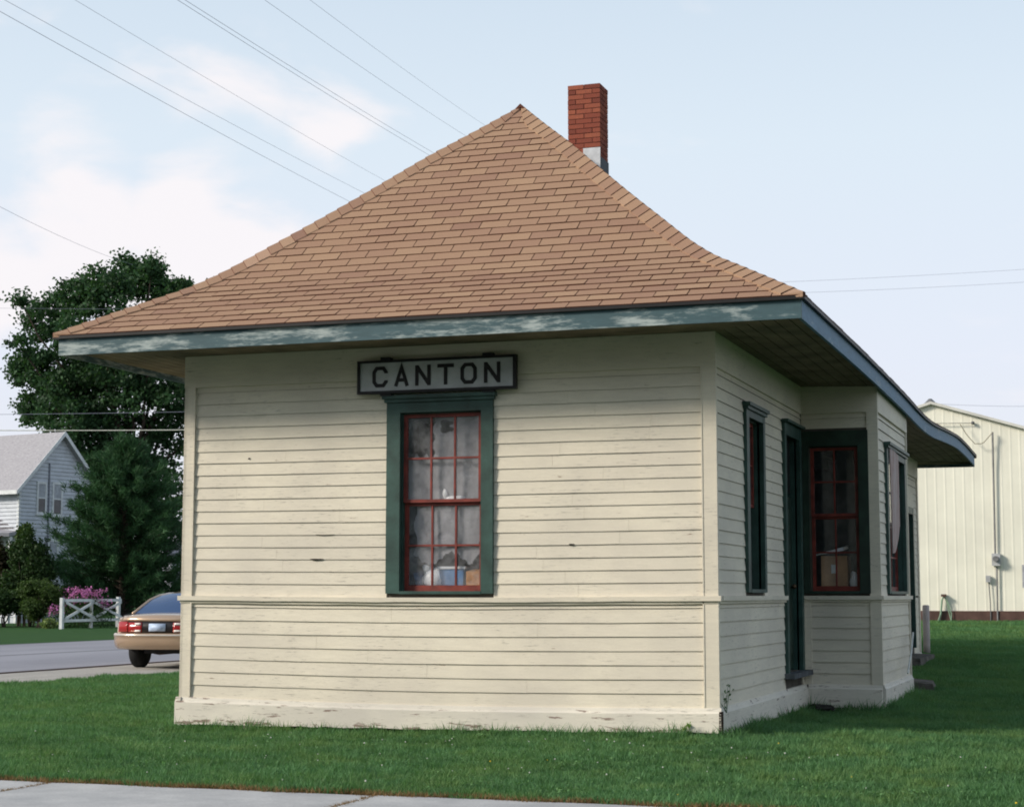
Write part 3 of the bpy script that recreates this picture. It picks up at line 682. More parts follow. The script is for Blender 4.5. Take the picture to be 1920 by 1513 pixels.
# ragged sheet stands in for reflected sky, open at top left for dark reflection
vs=[];fs=[];nn=110
for i in range(nn+1):
    for j in range(181):
        x_=2.36+.80*i/nn; z_=1.60+1.46*j/180; vs.append((x_,.118+.010*sin(x_*9+z_*2)+.006*sin(z_*5+x_*23),z_))
for i in range(nn):
    for j in range(180):
        x_=2.36+.80*(i+.5)/nn; z_=1.60+1.46*(j+.5)/180
        if x_<2.62+.02*sin(z_*40) and z_>2.68+.03*sin(x_*60): continue
        if (x_-2.755)**2*1.2+(z_-2.97)**2*1.1<.0045+.0022*sin(x_*47)+.0016*sin(z_*71+1): continue
        if x_<2.43+.02*sin(z_*21) and z_<2.2: continue
        if x_>3.02+ (z_-1.6)*.35+.02*sin(z_*33) and z_<1.95: continue
        if z_<1.70+.06*sin(x_*14)+.01*sin(x_*90): continue
        a=i*181+j; fs.append((a,a+181,a+182,a+1))
o=mk('window_sheet',vs,fs,M_sheet,smoothf=True); tag(o,'grey sheet behind the front window panes, standing in for reflected sky','sheet')
mb=MB(); mb.box(2.2,3.3,.16,.62,1.30,1.375); o=mb.mk('window_shelf',M_dark); tag(o,'dark shelf inside the front window under the bags and boxes','shelf')
mb=MB(); mb.ell((2.60,.19,1.50),(.115,.075,.115),14,9,.12); mb.ell((2.54,.18,1.60),(.06,.05,.06),10,7,.2); o=mb.mk('plastic_bag',M_bag,smoothf=True); tag(o,'crumpled white plastic bag inside the front window, lower left','bag')
mb=MB(); mb.hexa([(2.70,.16,1.376),(2.90,.16,1.376),(2.90,.44,1.376),(2.70,.44,1.376),(2.67,.13,1.60),(2.93,.13,1.60),(2.93,.47,1.60),(2.67,.47,1.60)]); tb=thing('storage_tub',(2.8,.34,1.376),'blue plastic tub with white lid inside the front window','tub'); mb.mk('tub_body',M_bin,tb)
mb=MB(); mb.box(2.655,2.945,.118,.485,1.601,1.625); mb.mk('lid',M_bag,tb)
mb=MB(); mb.box(2.955,3.155,.118,.42,1.376,1.575); bx=thing('cardboard_box',(3.06,.31,1.376),'orange-brown cardboard box inside the front window, lower right corner','box'); mb.mk('carton',M_cardo,bx)
mb=MB(); mb.hexa([(2.96,.116,1.577),(3.15,.116,1.577),(3.15,.30,1.60),(2.96,.30,1.60),(2.96,.116,1.58),(3.15,.116,1.58),(3.15,.30,1.604),(2.96,.30,1.604)]); mb.mk('flap',M_cardo,bx)
mb=MB(); mb.hexa([(2.42,.20,1.38),(2.52,.22,1.38),(2.50,.30,1.38),(2.40,.30,1.38),(2.38,.2,1.56),(2.47,.2,1.59),(2.47,.24,1.60),(2.39,.25,1.57)]); o=mb.mk('blue_cloth',simple('blue_cloth',(.10,.16,.28),.8,.3,14)); tag(o,'blue rumpled cloth at the lower left of the front window','cloth')
mb=MB(); mb.ell((2.84,.105,2.275),(.115,.012,.022),12,6,.2); mb.ell((2.745,.105,2.315),(.03,.012,.05),8,6,.2); o=mb.mk('paper_scrap',M_bag,smoothf=True); tag(o,'torn white paper resting on the meeting rail of the front window','paper')
# bay window contents
mb=MB(); mb.box(W+.04,W+.62,YB+.122,YB+.62,1.28,1.38); o=mb.mk('window_shelf',M_dark); tag(o,'dark shelf inside the bay window under the carton','shelf')
bx=thing('cardboard_box',(W+.33,YB+.35,1.38),'tall brown cardboard box with pale label inside the bay window','box')
mb=MB(); mb.box(W+.20,W+.50,YB+.125,YB+.42,1.381,1.80); mb.mk('carton',M_card,bx)
mb=MB(); mb.box(W+.315,W+.375,YB+.121,YB+.1245,1.60,1.70); mb.mk('label_patch',M_bag,bx)
mb=MB(); mb.hexa([(W+.13,YB+.13,1.802),(W+.46,YB+.13,1.86),(W+.46,YB+.5,1.89),(W+.13,YB+.5,1.83),(W+.13,YB+.13,1.812),(W+.46,YB+.13,1.90),(W+.46,YB+.5,1.93),(W+.13,YB+.5,1.84)]); o=mb.mk('paper_stack',M_bag); tag(o,'white papers lying on the brown box in the bay window','paper')
mb=MB(); mb.ell((W+.57,YB+.19,1.50),(.055,.05,.12),10,8,.15); o=mb.mk('plastic_bag',M_bag,smoothf=True); tag(o,'pale plastic bag beside the box in the bay window','bag')
# loose board over outer bay window
vs=[]; P_=[(.84,3.09),(1.62,3.03),(1.62,2.12),(1.30,1.92),(.84,1.88)]
P_=[(.82,3.10),(1.64,3.05),(1.64,2.2),(1.45,2.02),(1.15,1.86),(.92,1.84)]
vs=[FO.p(a,h,.062) for a,h in P_]+[FO.p(a,h,.05) for a,h in P_]; n=len(P_)
fs=[tuple(range(n)),tuple(range(2*n-1,n-1,-1))]+[(i,i+n,(i+1)%n+n,(i+1)%n) for i in range(n)]
k=NM('faded_pink_board'); k.col(k.mix(k.rng(k.noise(5,(1,1,.4),5,.7),.35,.7),(.36,.22,.19),(.55,.50,.50))); k.rough(.8,.2)
o=mk('loose_board',vs,fs,k.m); tag(o,'faded pinkish board with broken lower end over the outer bay window','board')

# ================================================================== things by the side wall
M_step=simple('mossy_concrete',(.13,.12,.105),.95,.3,6,.1,bump=.5)
def lump(name,c,r,mat,label,cat,jit=.12,n=12,m=7):
    mb=MB(); mb.ell(c,r,n,m,jit); o_=mb.mk(name,mat,smoothf=False); return tag(o_,label,cat)
q=PZ(1724,1285,.1)
vs=[];mb=MB(); mb.hexa([(5.9,7.9,.0),(6.55,7.9,.0),(6.5,8.8,.05),(5.9,8.9,.05),(5.92,7.93,.25),(6.5,7.9,.21),(6.42,8.75,.22),(5.92,8.8,.26)]); o=mb.mk('stone_step',M_step); tag(o,'low dark stone step on the grass behind the bay','step')
mb=MB(); mb.hexa([(5.46,13.2,.1),(5.8,13.2,.1),(5.8,15.6,.1),(5.46,15.6,.1),(5.46,13.25,.36),(5.77,13.25,.35),(5.77,15.55,.35),(5.46,15.55,.36)]); o=mb.mk('concrete_step',M_step); tag(o,'grey concrete step below the far freight door','step')
mb=MB(); b_=PY(1738,1224,17.3); gz=G(b_[0],17.3); mb.tube([(b_[0],17.3,gz-.05),(b_[0],17.3,gz+.25),(b_[0],17.3,PY(1738,1134,17.3)[2]-.015),(b_[0],17.3,PY(1738,1134,17.3)[2])],[.062,.062,.062,.045],16)
o=mb.mk('pipe_post',simple('pinkish_pipe',(.50,.43,.41),.6,.12,4),smoothf=True); tag(o,'short pale pipe post standing at the far corner of the depot','post')
mb=MB(); a=PX(1702,1262,6.42); b=PX(1712,1186,6.36); mb.tube([a,(a+b)/2+[.01,0,0],b],.012,6); o=mb.mk('leaning_stick',simple('pale_stick',(.55,.56,.52),.7)); tag(o,'thin pale stick leaning against the far end of the bay','stick')
# stones and debris
lump('foundation_stone',(.78,-.06,.035),(.10,.07,.05),simple('pinkish_stone',(.26,.19,.17),.9,.2),'small pinkish stone under the left part of the front skirt','stone',.15)
lump('debris_heap',(5.62,4.28,.09),(.14,.2,.055),simple('dark_debris',(.02,.018,.015),.95,.3,20),'dark rotten debris in the nook where bay meets side wall','debris',.3)
mb=MB(); mb.box(W+.046,W+.056,-.045,.01,.13,.33)
mb=MB(); vs=[]
for i in range(9): 
    z=.12+.2*i/9; mb.hexa([(W+.030,-.05-random.uniform(0,.012),z),(W+.055,-.045,z),(W+.055,.012,z),(W+.030,.012,z),(W+.030,-.05-random.uniform(0,.012),z+.02),(W+.055,-.045,z+.02),(W+.055,.012,z+.02),(W+.030,.012,z+.02)])
mb.mk('split_corner_wood',simple('splintered_wood',(.05,.028,.02),.95,.4,30),wf)

# ================================================================== foliage helpers
def leafmat(name,c,var=.5,tr=.25,sc=3,spec=.2):
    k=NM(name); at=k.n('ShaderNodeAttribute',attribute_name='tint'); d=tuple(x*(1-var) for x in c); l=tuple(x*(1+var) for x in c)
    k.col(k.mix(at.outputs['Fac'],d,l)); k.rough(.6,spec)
    t_=k.n('ShaderNodeBsdfTranslucent'); t_.inputs[0].default_value=(c[0]*1.6,c[1]*1.8,c[2],1); m_=k.n('ShaderNodeMixShader'); m_.inputs[0].default_value=tr
    out=[n for n in k.t.nodes if n.type=='OUTPUT_MATERIAL'][0]; k.l(k.b.outputs[0],m_.inputs[1]); k.l(t_.outputs[0],m_.inputs[2]); k.l(m_.outputs[0],out.inputs[0]); return k.m
def npmesh(name,V,nf,k,mat,parent=None,tint=None,origin=None,kind=None):
    # V: (nf*k,3) verts, nf faces with k verts each
    V=np.asarray(V,np.float32)
    if origin is None: lo,hi=V.min(0),V.max(0); origin=np.array([(lo[0]+hi[0])/2,(lo[1]+hi[1])/2,lo[2]])
    me=bpy.data.meshes.new(name); me.vertices.add(nf*k); me.vertices.foreach_set('co',(V-origin).astype(np.float32).ravel())
    me.loops.add(nf*k); me.loops.foreach_set('vertex_index',np.arange(nf*k,dtype=np.int32)); me.polygons.add(nf); me.polygons.foreach_set('loop_start',np.arange(0,nf*k,k,dtype=np.int32)); 
    me.update(calc_edges=True); me.materials.append(mat)
    if tint is not None: a=me.attributes.new('tint','FLOAT','FACE'); a.data.foreach_set('value',np.asarray(tint,np.float32))
    o_=bpy.data.objects.new(name,me); COL.objects.link(o_); po=ORG.get(parent.name,np.zeros(3)) if parent else np.zeros(3); o_.location=Vector(origin-po); ORG[o_.name]=origin
    if parent: o_.parent=parent
    if kind: o_['kind']=kind
    return o_
def leaves(C,R,size,asp=1.0,nrmup=.4,tcl=None):
    # C centres (n,3); returns quads verts + tint
    n=len(C); d=RN.normal(size=(n,3)); d[:,2]=np.abs(d[:,2])*(.5+nrmup); d/=np.linalg.norm(d,axis=1)[:,None]
    a=np.cross(d,RN.normal(size=(n,3))); a/=np.linalg.norm(a,axis=1)[:,None]; b=np.cross(d,a); s=size*RN.uniform(.6,1.3,(n,1))
    V=np.empty((n,4,3)); V[:,0]=C-a*s*.5; V[:,1]=C-b*s*.42*asp; V[:,2]=C+a*s*.5; V[:,3]=C+b*s*.42*asp
    return V.reshape(-1,3)
def clump_cloud(lobes,per,leaf,sub=.45,nl=50,shell=.75):
    # lobes: list of (centre, radius(3)) ; returns leaf centres and tint
    Cs=[];T=[]
    for c,r,k in lobes:
        n=int(per*k)
        for _ in range(n):
            v=RN.normal(size=3); v/=np.linalg.norm(v); q=RN.uniform(.25,1)**(.45 if RN.rand()<shell else 1); cc=np.array(c)+v*q*np.array(r); sr=sub*RN.uniform(.6,1.3); m_=int(nl*RN.uniform(.6,1.3))
            P=RN.normal(size=(m_,3))*sr*np.array([.55,.55,.38])+cc; Cs.append(P); T.append(np.clip(RN.normal(.5,.13)+RN.normal(0,.16,m_),0,1))
    return np.concatenate(Cs),np.concatenate(T)
M_bark=simple('bark',(.07,.055,.045),.95,.3,8,.1,bump=.6)
def branch(mb,p0,p1,r0,r1,n=5,bend=.3):
    p0=np.array(p0,float); p1=np.array(p1,float); pts=[]
    for i in range(n+1):
        t=i/n; pts.append(p0+(p1-p0)*t+np.array([random.uniform(-1,1),random.uniform(-1,1),.3])*bend*sin(pi*t)*.5)
    mb.tube(pts,[r0+(r1-r0)*i/n for i in range(n+1)],7)
# --- big maple behind the house
DM=98
mp_=PD(235,1150,DM); base=np.array([mp_[0],mp_[1],0])
mt=thing('maple_tree',base,'tall dark green broadleaf tree rising behind the white house','tree')
lob=[(92,600,52,1),(150,560,50,1),(195,535,40,.9),(275,535,45,1),(330,560,42,1),(55,690,38,.8),(112,690,75,1.5),(200,640,95,2),(300,640,90,2),(62,770,30,.4),(95,745,55,1.1),(170,720,80,1.3),(280,690,90,1.2),(190,830,80,1.2),(135,780,70,1.5),(235,760,105,2.2),(330,760,100,2),(262,880,105,2),(340,950,95,1.6),(180,900,80,1.2),(240,1010,90,1.3),(400,640,80,1.4),(420,800,100,1.4),(395,560,40,.5),(30,640,14,.15),(40,565,14,.12),(240,500,22,.4),(285,500,20,.35)]
L3=[]
for u,v,r,k in lob:
    c=PD(u,v,DM+random.uniform(-2.0,2.5)); rr=r/F*DM; L3.append((c,(rr,rr*.9,rr*.95),k))
C_,T_=clump_cloud(L3,46,.2,.50,66)
npmesh('crown',leaves(C_,1,.22,.9),len(C_),4,leafmat('maple_leaves',(.036,.080,.034),.75,.28),mt,tint=T_)
mb=MB(); top=PD(240,700,DM); branch(mb,base+[0,0,-.2],(base+top)/2,.42,.3,5,.2); mb.mk('trunk',M_bark,mt)
mb=MB()
for c,r,k in L3: branch(mb,(base+top)/2+[0,0,random.uniform(-2.5,1)],c,.14,.03,5,.8)
mb.mk('limbs',M_bark,mt)
# --- conifer in front
DP=80; pb=PD(228,1150,DP); base=np.array([pb[0],pb[1],0]); pt_=thing('pine_tree',base,'broad bushy blue-green pine in front of the tall tree beside the white house','tree')
Ht=PD(228,818,DP)[2]
Vv=[];Tt=[];mb=MB(); mb.tube([base+[0,0,-.1],base+[0,0,Ht*.5],base+[0,0,Ht]],[.17,.1,.015],7); mb.mk('trunk',M_bark,pt_)
bm_=MB(); tips=[]
for i in range(230):
    t=(i/230)**.9; h=.35+t*(Ht-.5); R_=np.interp(h/Ht,[0,.12,.3,.5,.7,.85,1],[2.7,3.2,3.3,2.9,2.1,1.2,.12])*random.uniform(.62,1.18); a=i*2.399+random.uniform(-.3,.3)
    p0=base+[0,0,h]; p1=base+[R_*cos(a),R_*sin(a),h+R_*.22+random.uniform(-.1,.3)]
    bm_.tube([p0,(p0+p1)/2-[0,0,.05],p1],[.03,.02,.008],4,False)
    ns=max(3,int(R_*8))
    for j in range(ns):
        f=(j+1)/ns
        if f<.25: continue
        c=p0+(p1-p0)*f-np.array([0,0,.1*sin(pi*f)])+RN.normal(size=3)*.10; tips.append((c,(p1-p0)/R_,f))
bm_.mk('limbs',M_bark,pt_)
for c,d,f in tips:
    n=30; dirs=RN.normal(size=(n,3))*.75+d*.9+np.array([0,0,.55]); dirs/=np.linalg.norm(dirs,axis=1)[:,None]; ln=RN.uniform(.16,.36,(n,1)); sd=np.cross(dirs,RN.normal(size=(n,3))); sd/=np.linalg.norm(sd,axis=1)[:,None]
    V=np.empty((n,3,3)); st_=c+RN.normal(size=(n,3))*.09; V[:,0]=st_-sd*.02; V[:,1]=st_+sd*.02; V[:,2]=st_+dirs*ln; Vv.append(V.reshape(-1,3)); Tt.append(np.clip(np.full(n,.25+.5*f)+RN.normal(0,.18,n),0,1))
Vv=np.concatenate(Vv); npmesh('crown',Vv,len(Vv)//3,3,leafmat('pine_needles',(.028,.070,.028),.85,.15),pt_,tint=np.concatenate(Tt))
# --- shrubs
M_sh1=leafmat('shrub_leaves',(.030,.060,.018),.55,.2); M_sh2=leafmat('round_shrub_leaves',(.050,.085,.022),.5,.2); M_sh3=leafmat('reddish_shrub_leaves',(.060,.050,.026),.5,.2)
def shrub(name,u,v,ru,rv,D,mat,label,cat='shrub',n=14,leaf=.12,sub=.22,per=26,nl=34):
    c=PD(u,v,D); r=ru/F*D; rz=rv/F*D; b=np.array([c[0],c[1],0]); t=thing(name,b,label,cat); lo=[]
    for i in range(n):
        a=random.uniform(0,2*pi); q=sqrt(random.random())*.6; lo.append((c+np.array([r*q*cos(a),r*q*sin(a),rz*random.uniform(-.55,.6)]),(r*.42,r*.42,rz*.36),1))
    C_,T_=clump_cloud(lo,per,leaf,sub,nl); C_[:,2]=np.maximum(C_[:,2],.03)
    npmesh('foliage',leaves(C_,1,leaf,.8),len(C_),4,mat,t,tint=T_)
    mb=MB()
    for i in range(5): branch(mb,b+[random.uniform(-.15,.15),random.uniform(-.15,.15),0],c+np.array([random.uniform(-.5,.5)*r,random.uniform(-.5,.5)*r,rz*.3]),.035,.01,4,.2)
    mb.mk('stems',M_bark,t); return t
shrub('tall_shrub',-5,1075,42,88,78,M_sh3,'reddish dark shrub at the left edge in front of the house','shrub',16,.16,.28)
shrub('tall_shrub',58,1080,52,88,77,M_sh1,'upright dark green shrub between the house wall and round bush','shrub',22,.14,.26)
shrub('tall_shrub',46,1005,14,30,77.6,M_sh2,'slender light green sapling against the house porch','shrub',6,.13,.2,18)
shrub('round_bush',72,1126,42,42,74,M_sh2,'rounded olive green bush left of the white fence','shrub',18,.10,.2)
shrub('low_hedge',8,1135,34,30,75,M_sh1,'low dark hedge bush at the left edge of the lawn','shrub',12,.10,.2)
shrub('low_hedge',-60,1130,50,40,75,M_sh1,'dark hedge bush beyond the left edge hedge','shrub',12,.12,.2)
shrub('hosta_clump',93,1168,15,9,72,leafmat('hosta_leaves',(.16,.21,.075),.4,.2),'pale yellow-green low plants at the foot of the fence post','plant',6,.12,.12,12,20)
shrub('dark_bush',352,1100,24,18,84,M_sh1,'small dark bush behind the car roof beside the depot corner','shrub',8,.12,.2)
shrub('hedge_row',150,1120,70,36,81,M_sh1,'dark undergrowth beneath the pine behind the flowers','shrub',16,.14,.25)
shrub('hedge_row',262,1085,60,55,84,M_sh1,'dark undergrowth under the right side of the pine','shrub',16,.14,.25)
# --- phlox
M_pink=leafmat('pink_petals',(.46,.16,.40),.4,.3); M_flst=leafmat('flower_leaves',(.035,.075,.022),.5,.2)
def phlox(u0,u1,vt,vb,D,n,label):
    c=PD((u0+u1)/2,vb,D); t=thing('phlox_plant',(c[0],c[1],0),label,'flowers','pink phlox behind the white fence'); Cs=[];Cl=[]
    for i in range(n):
        u=random.uniform(u0,u1); v=vt+random.uniform(0,1)**1.5*(vb-vt)*.5; p=PD(u,v,D+random.uniform(-.5,.5)); Cs.append(p+RN.normal(size=(22,3))*np.array([.10,.10,.085])); Cl.append(np.array([p[0],p[1],0])+np.array([1,1,0])*RN.normal(size=(46,3))*.14+np.outer(RN.uniform(0,.92,46),[0,0,p[2]]))
    Cs=np.concatenate(Cs); Cl=np.concatenate(Cl); npmesh('blossoms',leaves(Cs,1,.085,.9),len(Cs),4,M_pink,t,tint=RN.rand(len(Cs))); npmesh('foliage',leaves(Cl,1,.14,.4),len(Cl),4,M_flst,t,tint=RN.rand(len(Cl)))
phlox(118,166,1106,1150,73.5,16,'left clump of bright pink phlox behind the white fence')
phlox(160,196,1106,1150,74,12,'middle clump of bright pink phlox behind the white fence')
phlox(190,214,1128,1160,74.5,4,'small pale pink phlox behind the right fence post')
phlox(88,112,1140,1165,73,5,'low pink phlox left of the white fence post')

# ================================================================== white X fence
FL_=PZ(115,1179,0); FRt=PZ(224,1175,0); dF=FRt-FL_; 
FRt=PD(222,1174,76); FRt[2]=0; dF=FRt-FL_; ln=np.linalg.norm(dF); ud=dF/ln; nd_=np.array([ud[1],-ud[0],0])
fe=thing('white_fence',FL_,'short white crossbuck rail fence in front of the pink flowers','fence')
hF=1.22
class FA(FR): pass
ff=FR((FL_[0],FL_[1],0),ud,nd_)
def fm(name,P): mb=MB(); mb.hexa(P); return mb.mk(name,M_white,fe)
def fpost(a,wd,h): mb=MB(); fbox(mb,ff,a-wd/2,a+wd/2,-.05,h,-.06,.06); mb.mk('post',M_white,fe)
fpost(0,.17,hF+.03); fpost(ln/2,.10,hF-.03); fpost(ln-.06,.19,hF+.06); 
mb=MB(); fbox(mb,ff,.09,ln+.05,hF-.14,hF-.02,.065,.10); mb.mk('top_rail',M_white,fe)
mb=MB(); fbox(mb,ff,.09,ln+.05,.27,.38,.065,.10); mb.mk('bottom_rail',M_white,fe)
def diag(a0,h0,a1,h1,d):
    w2=.055; dx,dz=a1-a0,h1-h0; l=sqrt(dx*dx+dz*dz); nx_,nz_=-dz/l*w2,dx/l*w2
    P=[ff.p(a0+nx_,h0+nz_,d),ff.p(a0-nx_,h0-nz_,d),ff.p(a1-nx_,h1-nz_,d),ff.p(a1+nx_,h1+nz_,d)]; P+= [p+ff.n*.03 for p in P]; mb=MB(); mb.add(P,[(0,1,2,3),(7,6,5,4),(0,4,5,1),(1,5,6,2),(2,6,7,3),(3,7,4,0)]); mb.mk('diagonal_rail',M_white,fe)
for a0,a1 in ((.08,ln/2),(ln/2,ln)):
    diag(a0,.40,a1,hF-.16,.101); diag(a0,hF-.16,a1,.40,.1335)
    
# ================================================================== white house left
DH=86
hc_=PD(31,1100,DH); hc_[2]=0
ga=radians(12); gu=np.array([sin(ga),cos(ga),0]); hn=np.array([cos(ga),-sin(ga),0])   # gable runs along gu, faces hn
eu=-hn
Hs=thing('white_house',hc_,'white clapboard house with pale grey roof across the street at far left','house')
def HP(a,b,z): return hc_+gu*a+eu*b+np.array([0,0,z])    # a along gable, b back along ridge
px2m=DH/F
ze=PD(40,903,DH)[2]; 
_d=ray(113,812); _p=CAM+_d*(((hc_-CAM)@hn)/(_d@hn)); WG=2*float((_p-hc_)@gu); zp=_p[2]; LH=11
M_hw=simple('white_siding',(.52,.55,.60),.6,.06,3,.2); M_hroof=NM('pale_grey_shingles'); M_hroof.col(M_hroof.mix(M_hroof.rng(M_hroof.noise(6,(1,1,3),5,.7),.35,.7),(.29,.28,.30),(.42,.41,.43))); M_hroof.rough(.9,.1); M_hroof=M_hroof.m
mb=MB()
mb.add([HP(0,0,0),HP(WG,0,0),HP(WG,0,ze),HP(WG/2,0,zp-.1),HP(0,0,ze),HP(0,LH,0),HP(WG,LH,0),HP(WG,LH,ze),HP(WG/2,LH,zp-.1),HP(0,LH,ze)],[(4,3,2,1,0),(5,6,7,8,9),(0,5,9,4),(1,2,7,6)])
hw=mb.mk('wall',M_hw,Hs)
# clapboards joined (each under 3 px high)
mb=MB(); e_=.15
z=.3; e_=.19
while z<zp-.3:
    if z+e_<ze: a0,a1=0,WG
    else:
        t=(z+e_*.5-ze)/(zp-ze); a0,a1=WG/2*t,WG-WG/2*t
    o0,o1=hn*.05,hn*.004
    mb.add([HP(a0,0,z)+o0,HP(a1,0,z)+o0,HP(a1,0,z+e_)+o1,HP(a0,0,z+e_)+o1,HP(a0,0,z),HP(a1,0,z)],[(3,2,1,0),(0,1,5,4)])
    if z+e_<ze:
        o0,o1=-gu*.05,-gu*.004
        mb.add([HP(0,0,z)+o0,HP(0,LH,z)+o0,HP(0,LH,z+e_)+o1,HP(0,0,z+e_)+o1,HP(0,0,z),HP(0,LH,z)],[(0,1,2,3),(4,5,1,0)])
    z+=e_
mb.mk('clapboard_siding',M_hw,Hs,kind='stuff')
# roof slabs with overhang
ov=.45; oh=.35; sl_=(zp-ze)/(WG/2)
mb=MB()
for sgn in (0,1):
    A=lambda a: a if sgn==0 else WG-a
    P=[HP(A(-ov),-oh,ze-ov*sl_+.05),HP(WG/2,-oh,zp+.05),HP(WG/2,LH+oh,zp+.05),HP(A(-ov),LH+oh,ze-ov*sl_+.05)]; Q=[p-np.array([0,0,.16]) for p in P]
    mb.add(P+Q,[(0,1,2,3),(7,6,5,4),(0,4,5,1),(1,5,6,2),(2,6,7,3),(3,7,4,0)])
hr=mb.mk('roof',M_hroof,Hs)
for sgn in (0,1):
    mb=MB(); A=lambda a: a if sgn==0 else WG-a
    P=[HP(A(-ov-.02),-oh-.03,ze-ov*sl_+.07),HP(WG/2,-oh-.03,zp+.07),HP(WG/2,-oh-.03,zp-.16),HP(A(-ov-.02),-oh-.03,ze-ov*sl_-.16)]; Q=[p+eu*.028 for p in P]
    mb.add(P+Q,[(0,1,2,3),(7,6,5,4),(0,4,5,1),(1,5,6,2),(2,6,7,3),(3,7,4,0)]); mb.mk('rake_board',M_white,Hs)
mb=MB(); P=[HP(-ov-.05,-oh,ze-ov*sl_-.14),HP(-ov-.05,LH,ze-ov*sl_-.14),HP(-ov-.05,LH,ze-ov*sl_+.06),HP(-ov-.05,-oh,ze-ov*sl_+.06)]; Q=[p+gu*.04 for p in P]; mb.add(P+Q,[(0,1,2,3),(7,6,5,4),(0,4,5,1),(1,5,6,2),(2,6,7,3),(3,7,4,0)]); mb.mk('gutter',M_white,Hs)
mb=MB(); 
for (a,b) in ((0,0),): mb.hexa([HP(-.03,-.03,0),HP(.12,-.03,0),HP(.12,.12,0),HP(-.03,.12,0),HP(-.03,-.03,ze),HP(.12,-.03,ze),HP(.12,.12,ze),HP(-.03,.12,ze)])
mb.mk('corner_board',M_white,Hs)
M_curt=simple('net_curtain',(.40,.42,.46),.8,.15,6); M_hg=simple('dark_pane_glass',(.05,.055,.065),.15,.2,3,.6)
def hwin(a0,a1,z0,z1):
    f_=FR(HP(0,0,0),gu,hn)
    mb=MB(); fbox(mb,f_,a0-.1,a0,z0-.1,z1+.12,.0,.085); fbox(mb,f_,a1,a1+.1,z0-.1,z1+.12,.0,.085); fbox(mb,f_,a0,a1,z1,z1+.12,0,.085); fbox(mb,f_,a0,a1,(z0+z1)/2-.03,(z0+z1)/2+.03,0,.08); w_=mb.mk('window',M_white,Hs)
    mb=MB(); fbox(mb,f_,a0-.16,a1+.16,z0-.17,z0-.1,0,.12); fbox(mb,f_,a0,a1,z0-.1,z0,0,.05); mb.mk('sill',M_white,w_)
    mb=MB(); fbox(mb,f_,a0,a1,(z0+z1)/2+.03,z1,.0,.062); mb.mk('pane',M_curt,w_)
    mb=MB(); fbox(mb,f_,a0,a1,z0,(z0+z1)/2-.03,.0,.06); mb.mk('pane',M_hg,w_)
# window columns from pixels on the gable plane
def gab(u,v):
    d=ray(u,v); t=((hc_-CAM)@hn)/(d@hn); p=CAM+d*t; return (p-hc_)@gu,p[2]
a,z1=gab(71,907); b_,z0=gab(82,960); hwin(a,b_,z0,z1)
a,z1=gab(100,908); b_,_=gab(112,960); _,z0=gab(100,963); hwin(a,b_,z0,z1)
a,z1=gab(91,960+55); b_,z0=gab(104,1070); hwin(a,b_,z0-.4,z1)
mb=MB(); a,_=gab(91,900); _,zt_=gab(91,868); f_=FR(HP(0,0,0),gu,hn); fbox(mb,f_,a-.035,a+.035,1.2,zt_,.03,.08); mb.mk('downpipe',simple('grey_conduit',(.20,.21,.25),.6),Hs)
# porch on the lit side
mb=MB(); zpo=PD(0,975,DH)[2]
P=[HP(-2.6,1.2,zpo-.75),HP(-2.6,LH-1,zpo-.75),HP(-.03,LH-1,zpo+.2),HP(-.03,.1,zpo-.2)]; P=[HP(-2.4,0,zpo-.62),HP(-2.4,LH,zpo-.62),HP(-.03,LH,zpo+.55),HP(-.03,0,zpo+.55)]
P=[HP(-.6,-.02,zpo-.62),HP(-2.4,2.5,zpo-.62),HP(-2.4,LH,zpo-.62),HP(-.03,LH,zpo+.35),HP(-.03,1.5,zpo+.2),HP(-.03,-.02,zpo-.5)]
Q=[p-np.array([0,0,.18]) for p in P]; mb.add(P+Q,[(0,5,4,3,2,1),(6,7,8,9,10,11)]+[(i,(i+1)%6,(i+1)%6+6,i+6) for i in range(6)]); mb.mk('porch_roof',M_hroof,Hs)
mb=MB(); mb.hexa([HP(-.5,.0,0),HP(-.36,.0,0),HP(-.36,.14,0),HP(-.5,.14,0),HP(-.5,0,zpo-.8),HP(-.36,0,zpo-.8),HP(-.36,.14,zpo-.8),HP(-.5,.14,zpo-.8)]); mb.mk('porch_post',M_white,Hs)
# --- small white building right behind the car / pine
c=PD(348,1100,92); c[2]=0; h2=thing('white_garage',c,'white building glimpsed between the pine and the depot corner','building')
f_=FR(c-AU*1.0*np.array([1,1,0]),(1,0,0),(0,-1,0)); ztp=PD(348,1040,92)[2]
mb=MB(); fbox(mb,f_,0.25,6,0,ztp,-5,0); mb.mk('wall',M_hw,h2)
mb=MB(); A_=[f_.p(-.1,ztp-.05,.4),f_.p(6.3,ztp-.05,.4),f_.p(6.3,ztp+1.6,-2.5),f_.p(-.1,ztp+1.6,-2.5),f_.p(6.3,ztp-.05,-5.4),f_.p(-.1,ztp-.05,-5.4)]; mb.add(A_,[(0,1,2,3),(3,2,4,5),(0,3,5),(1,4,2)]); mb.mk('roof',M_hroof,h2)
for k_ in range(12):
    mb=MB(); fbox(mb,f_,.3+k_*.45,.36+k_*.45,.1,ztp-.1,0,.03); mb.mk('batten',M_white,h2)

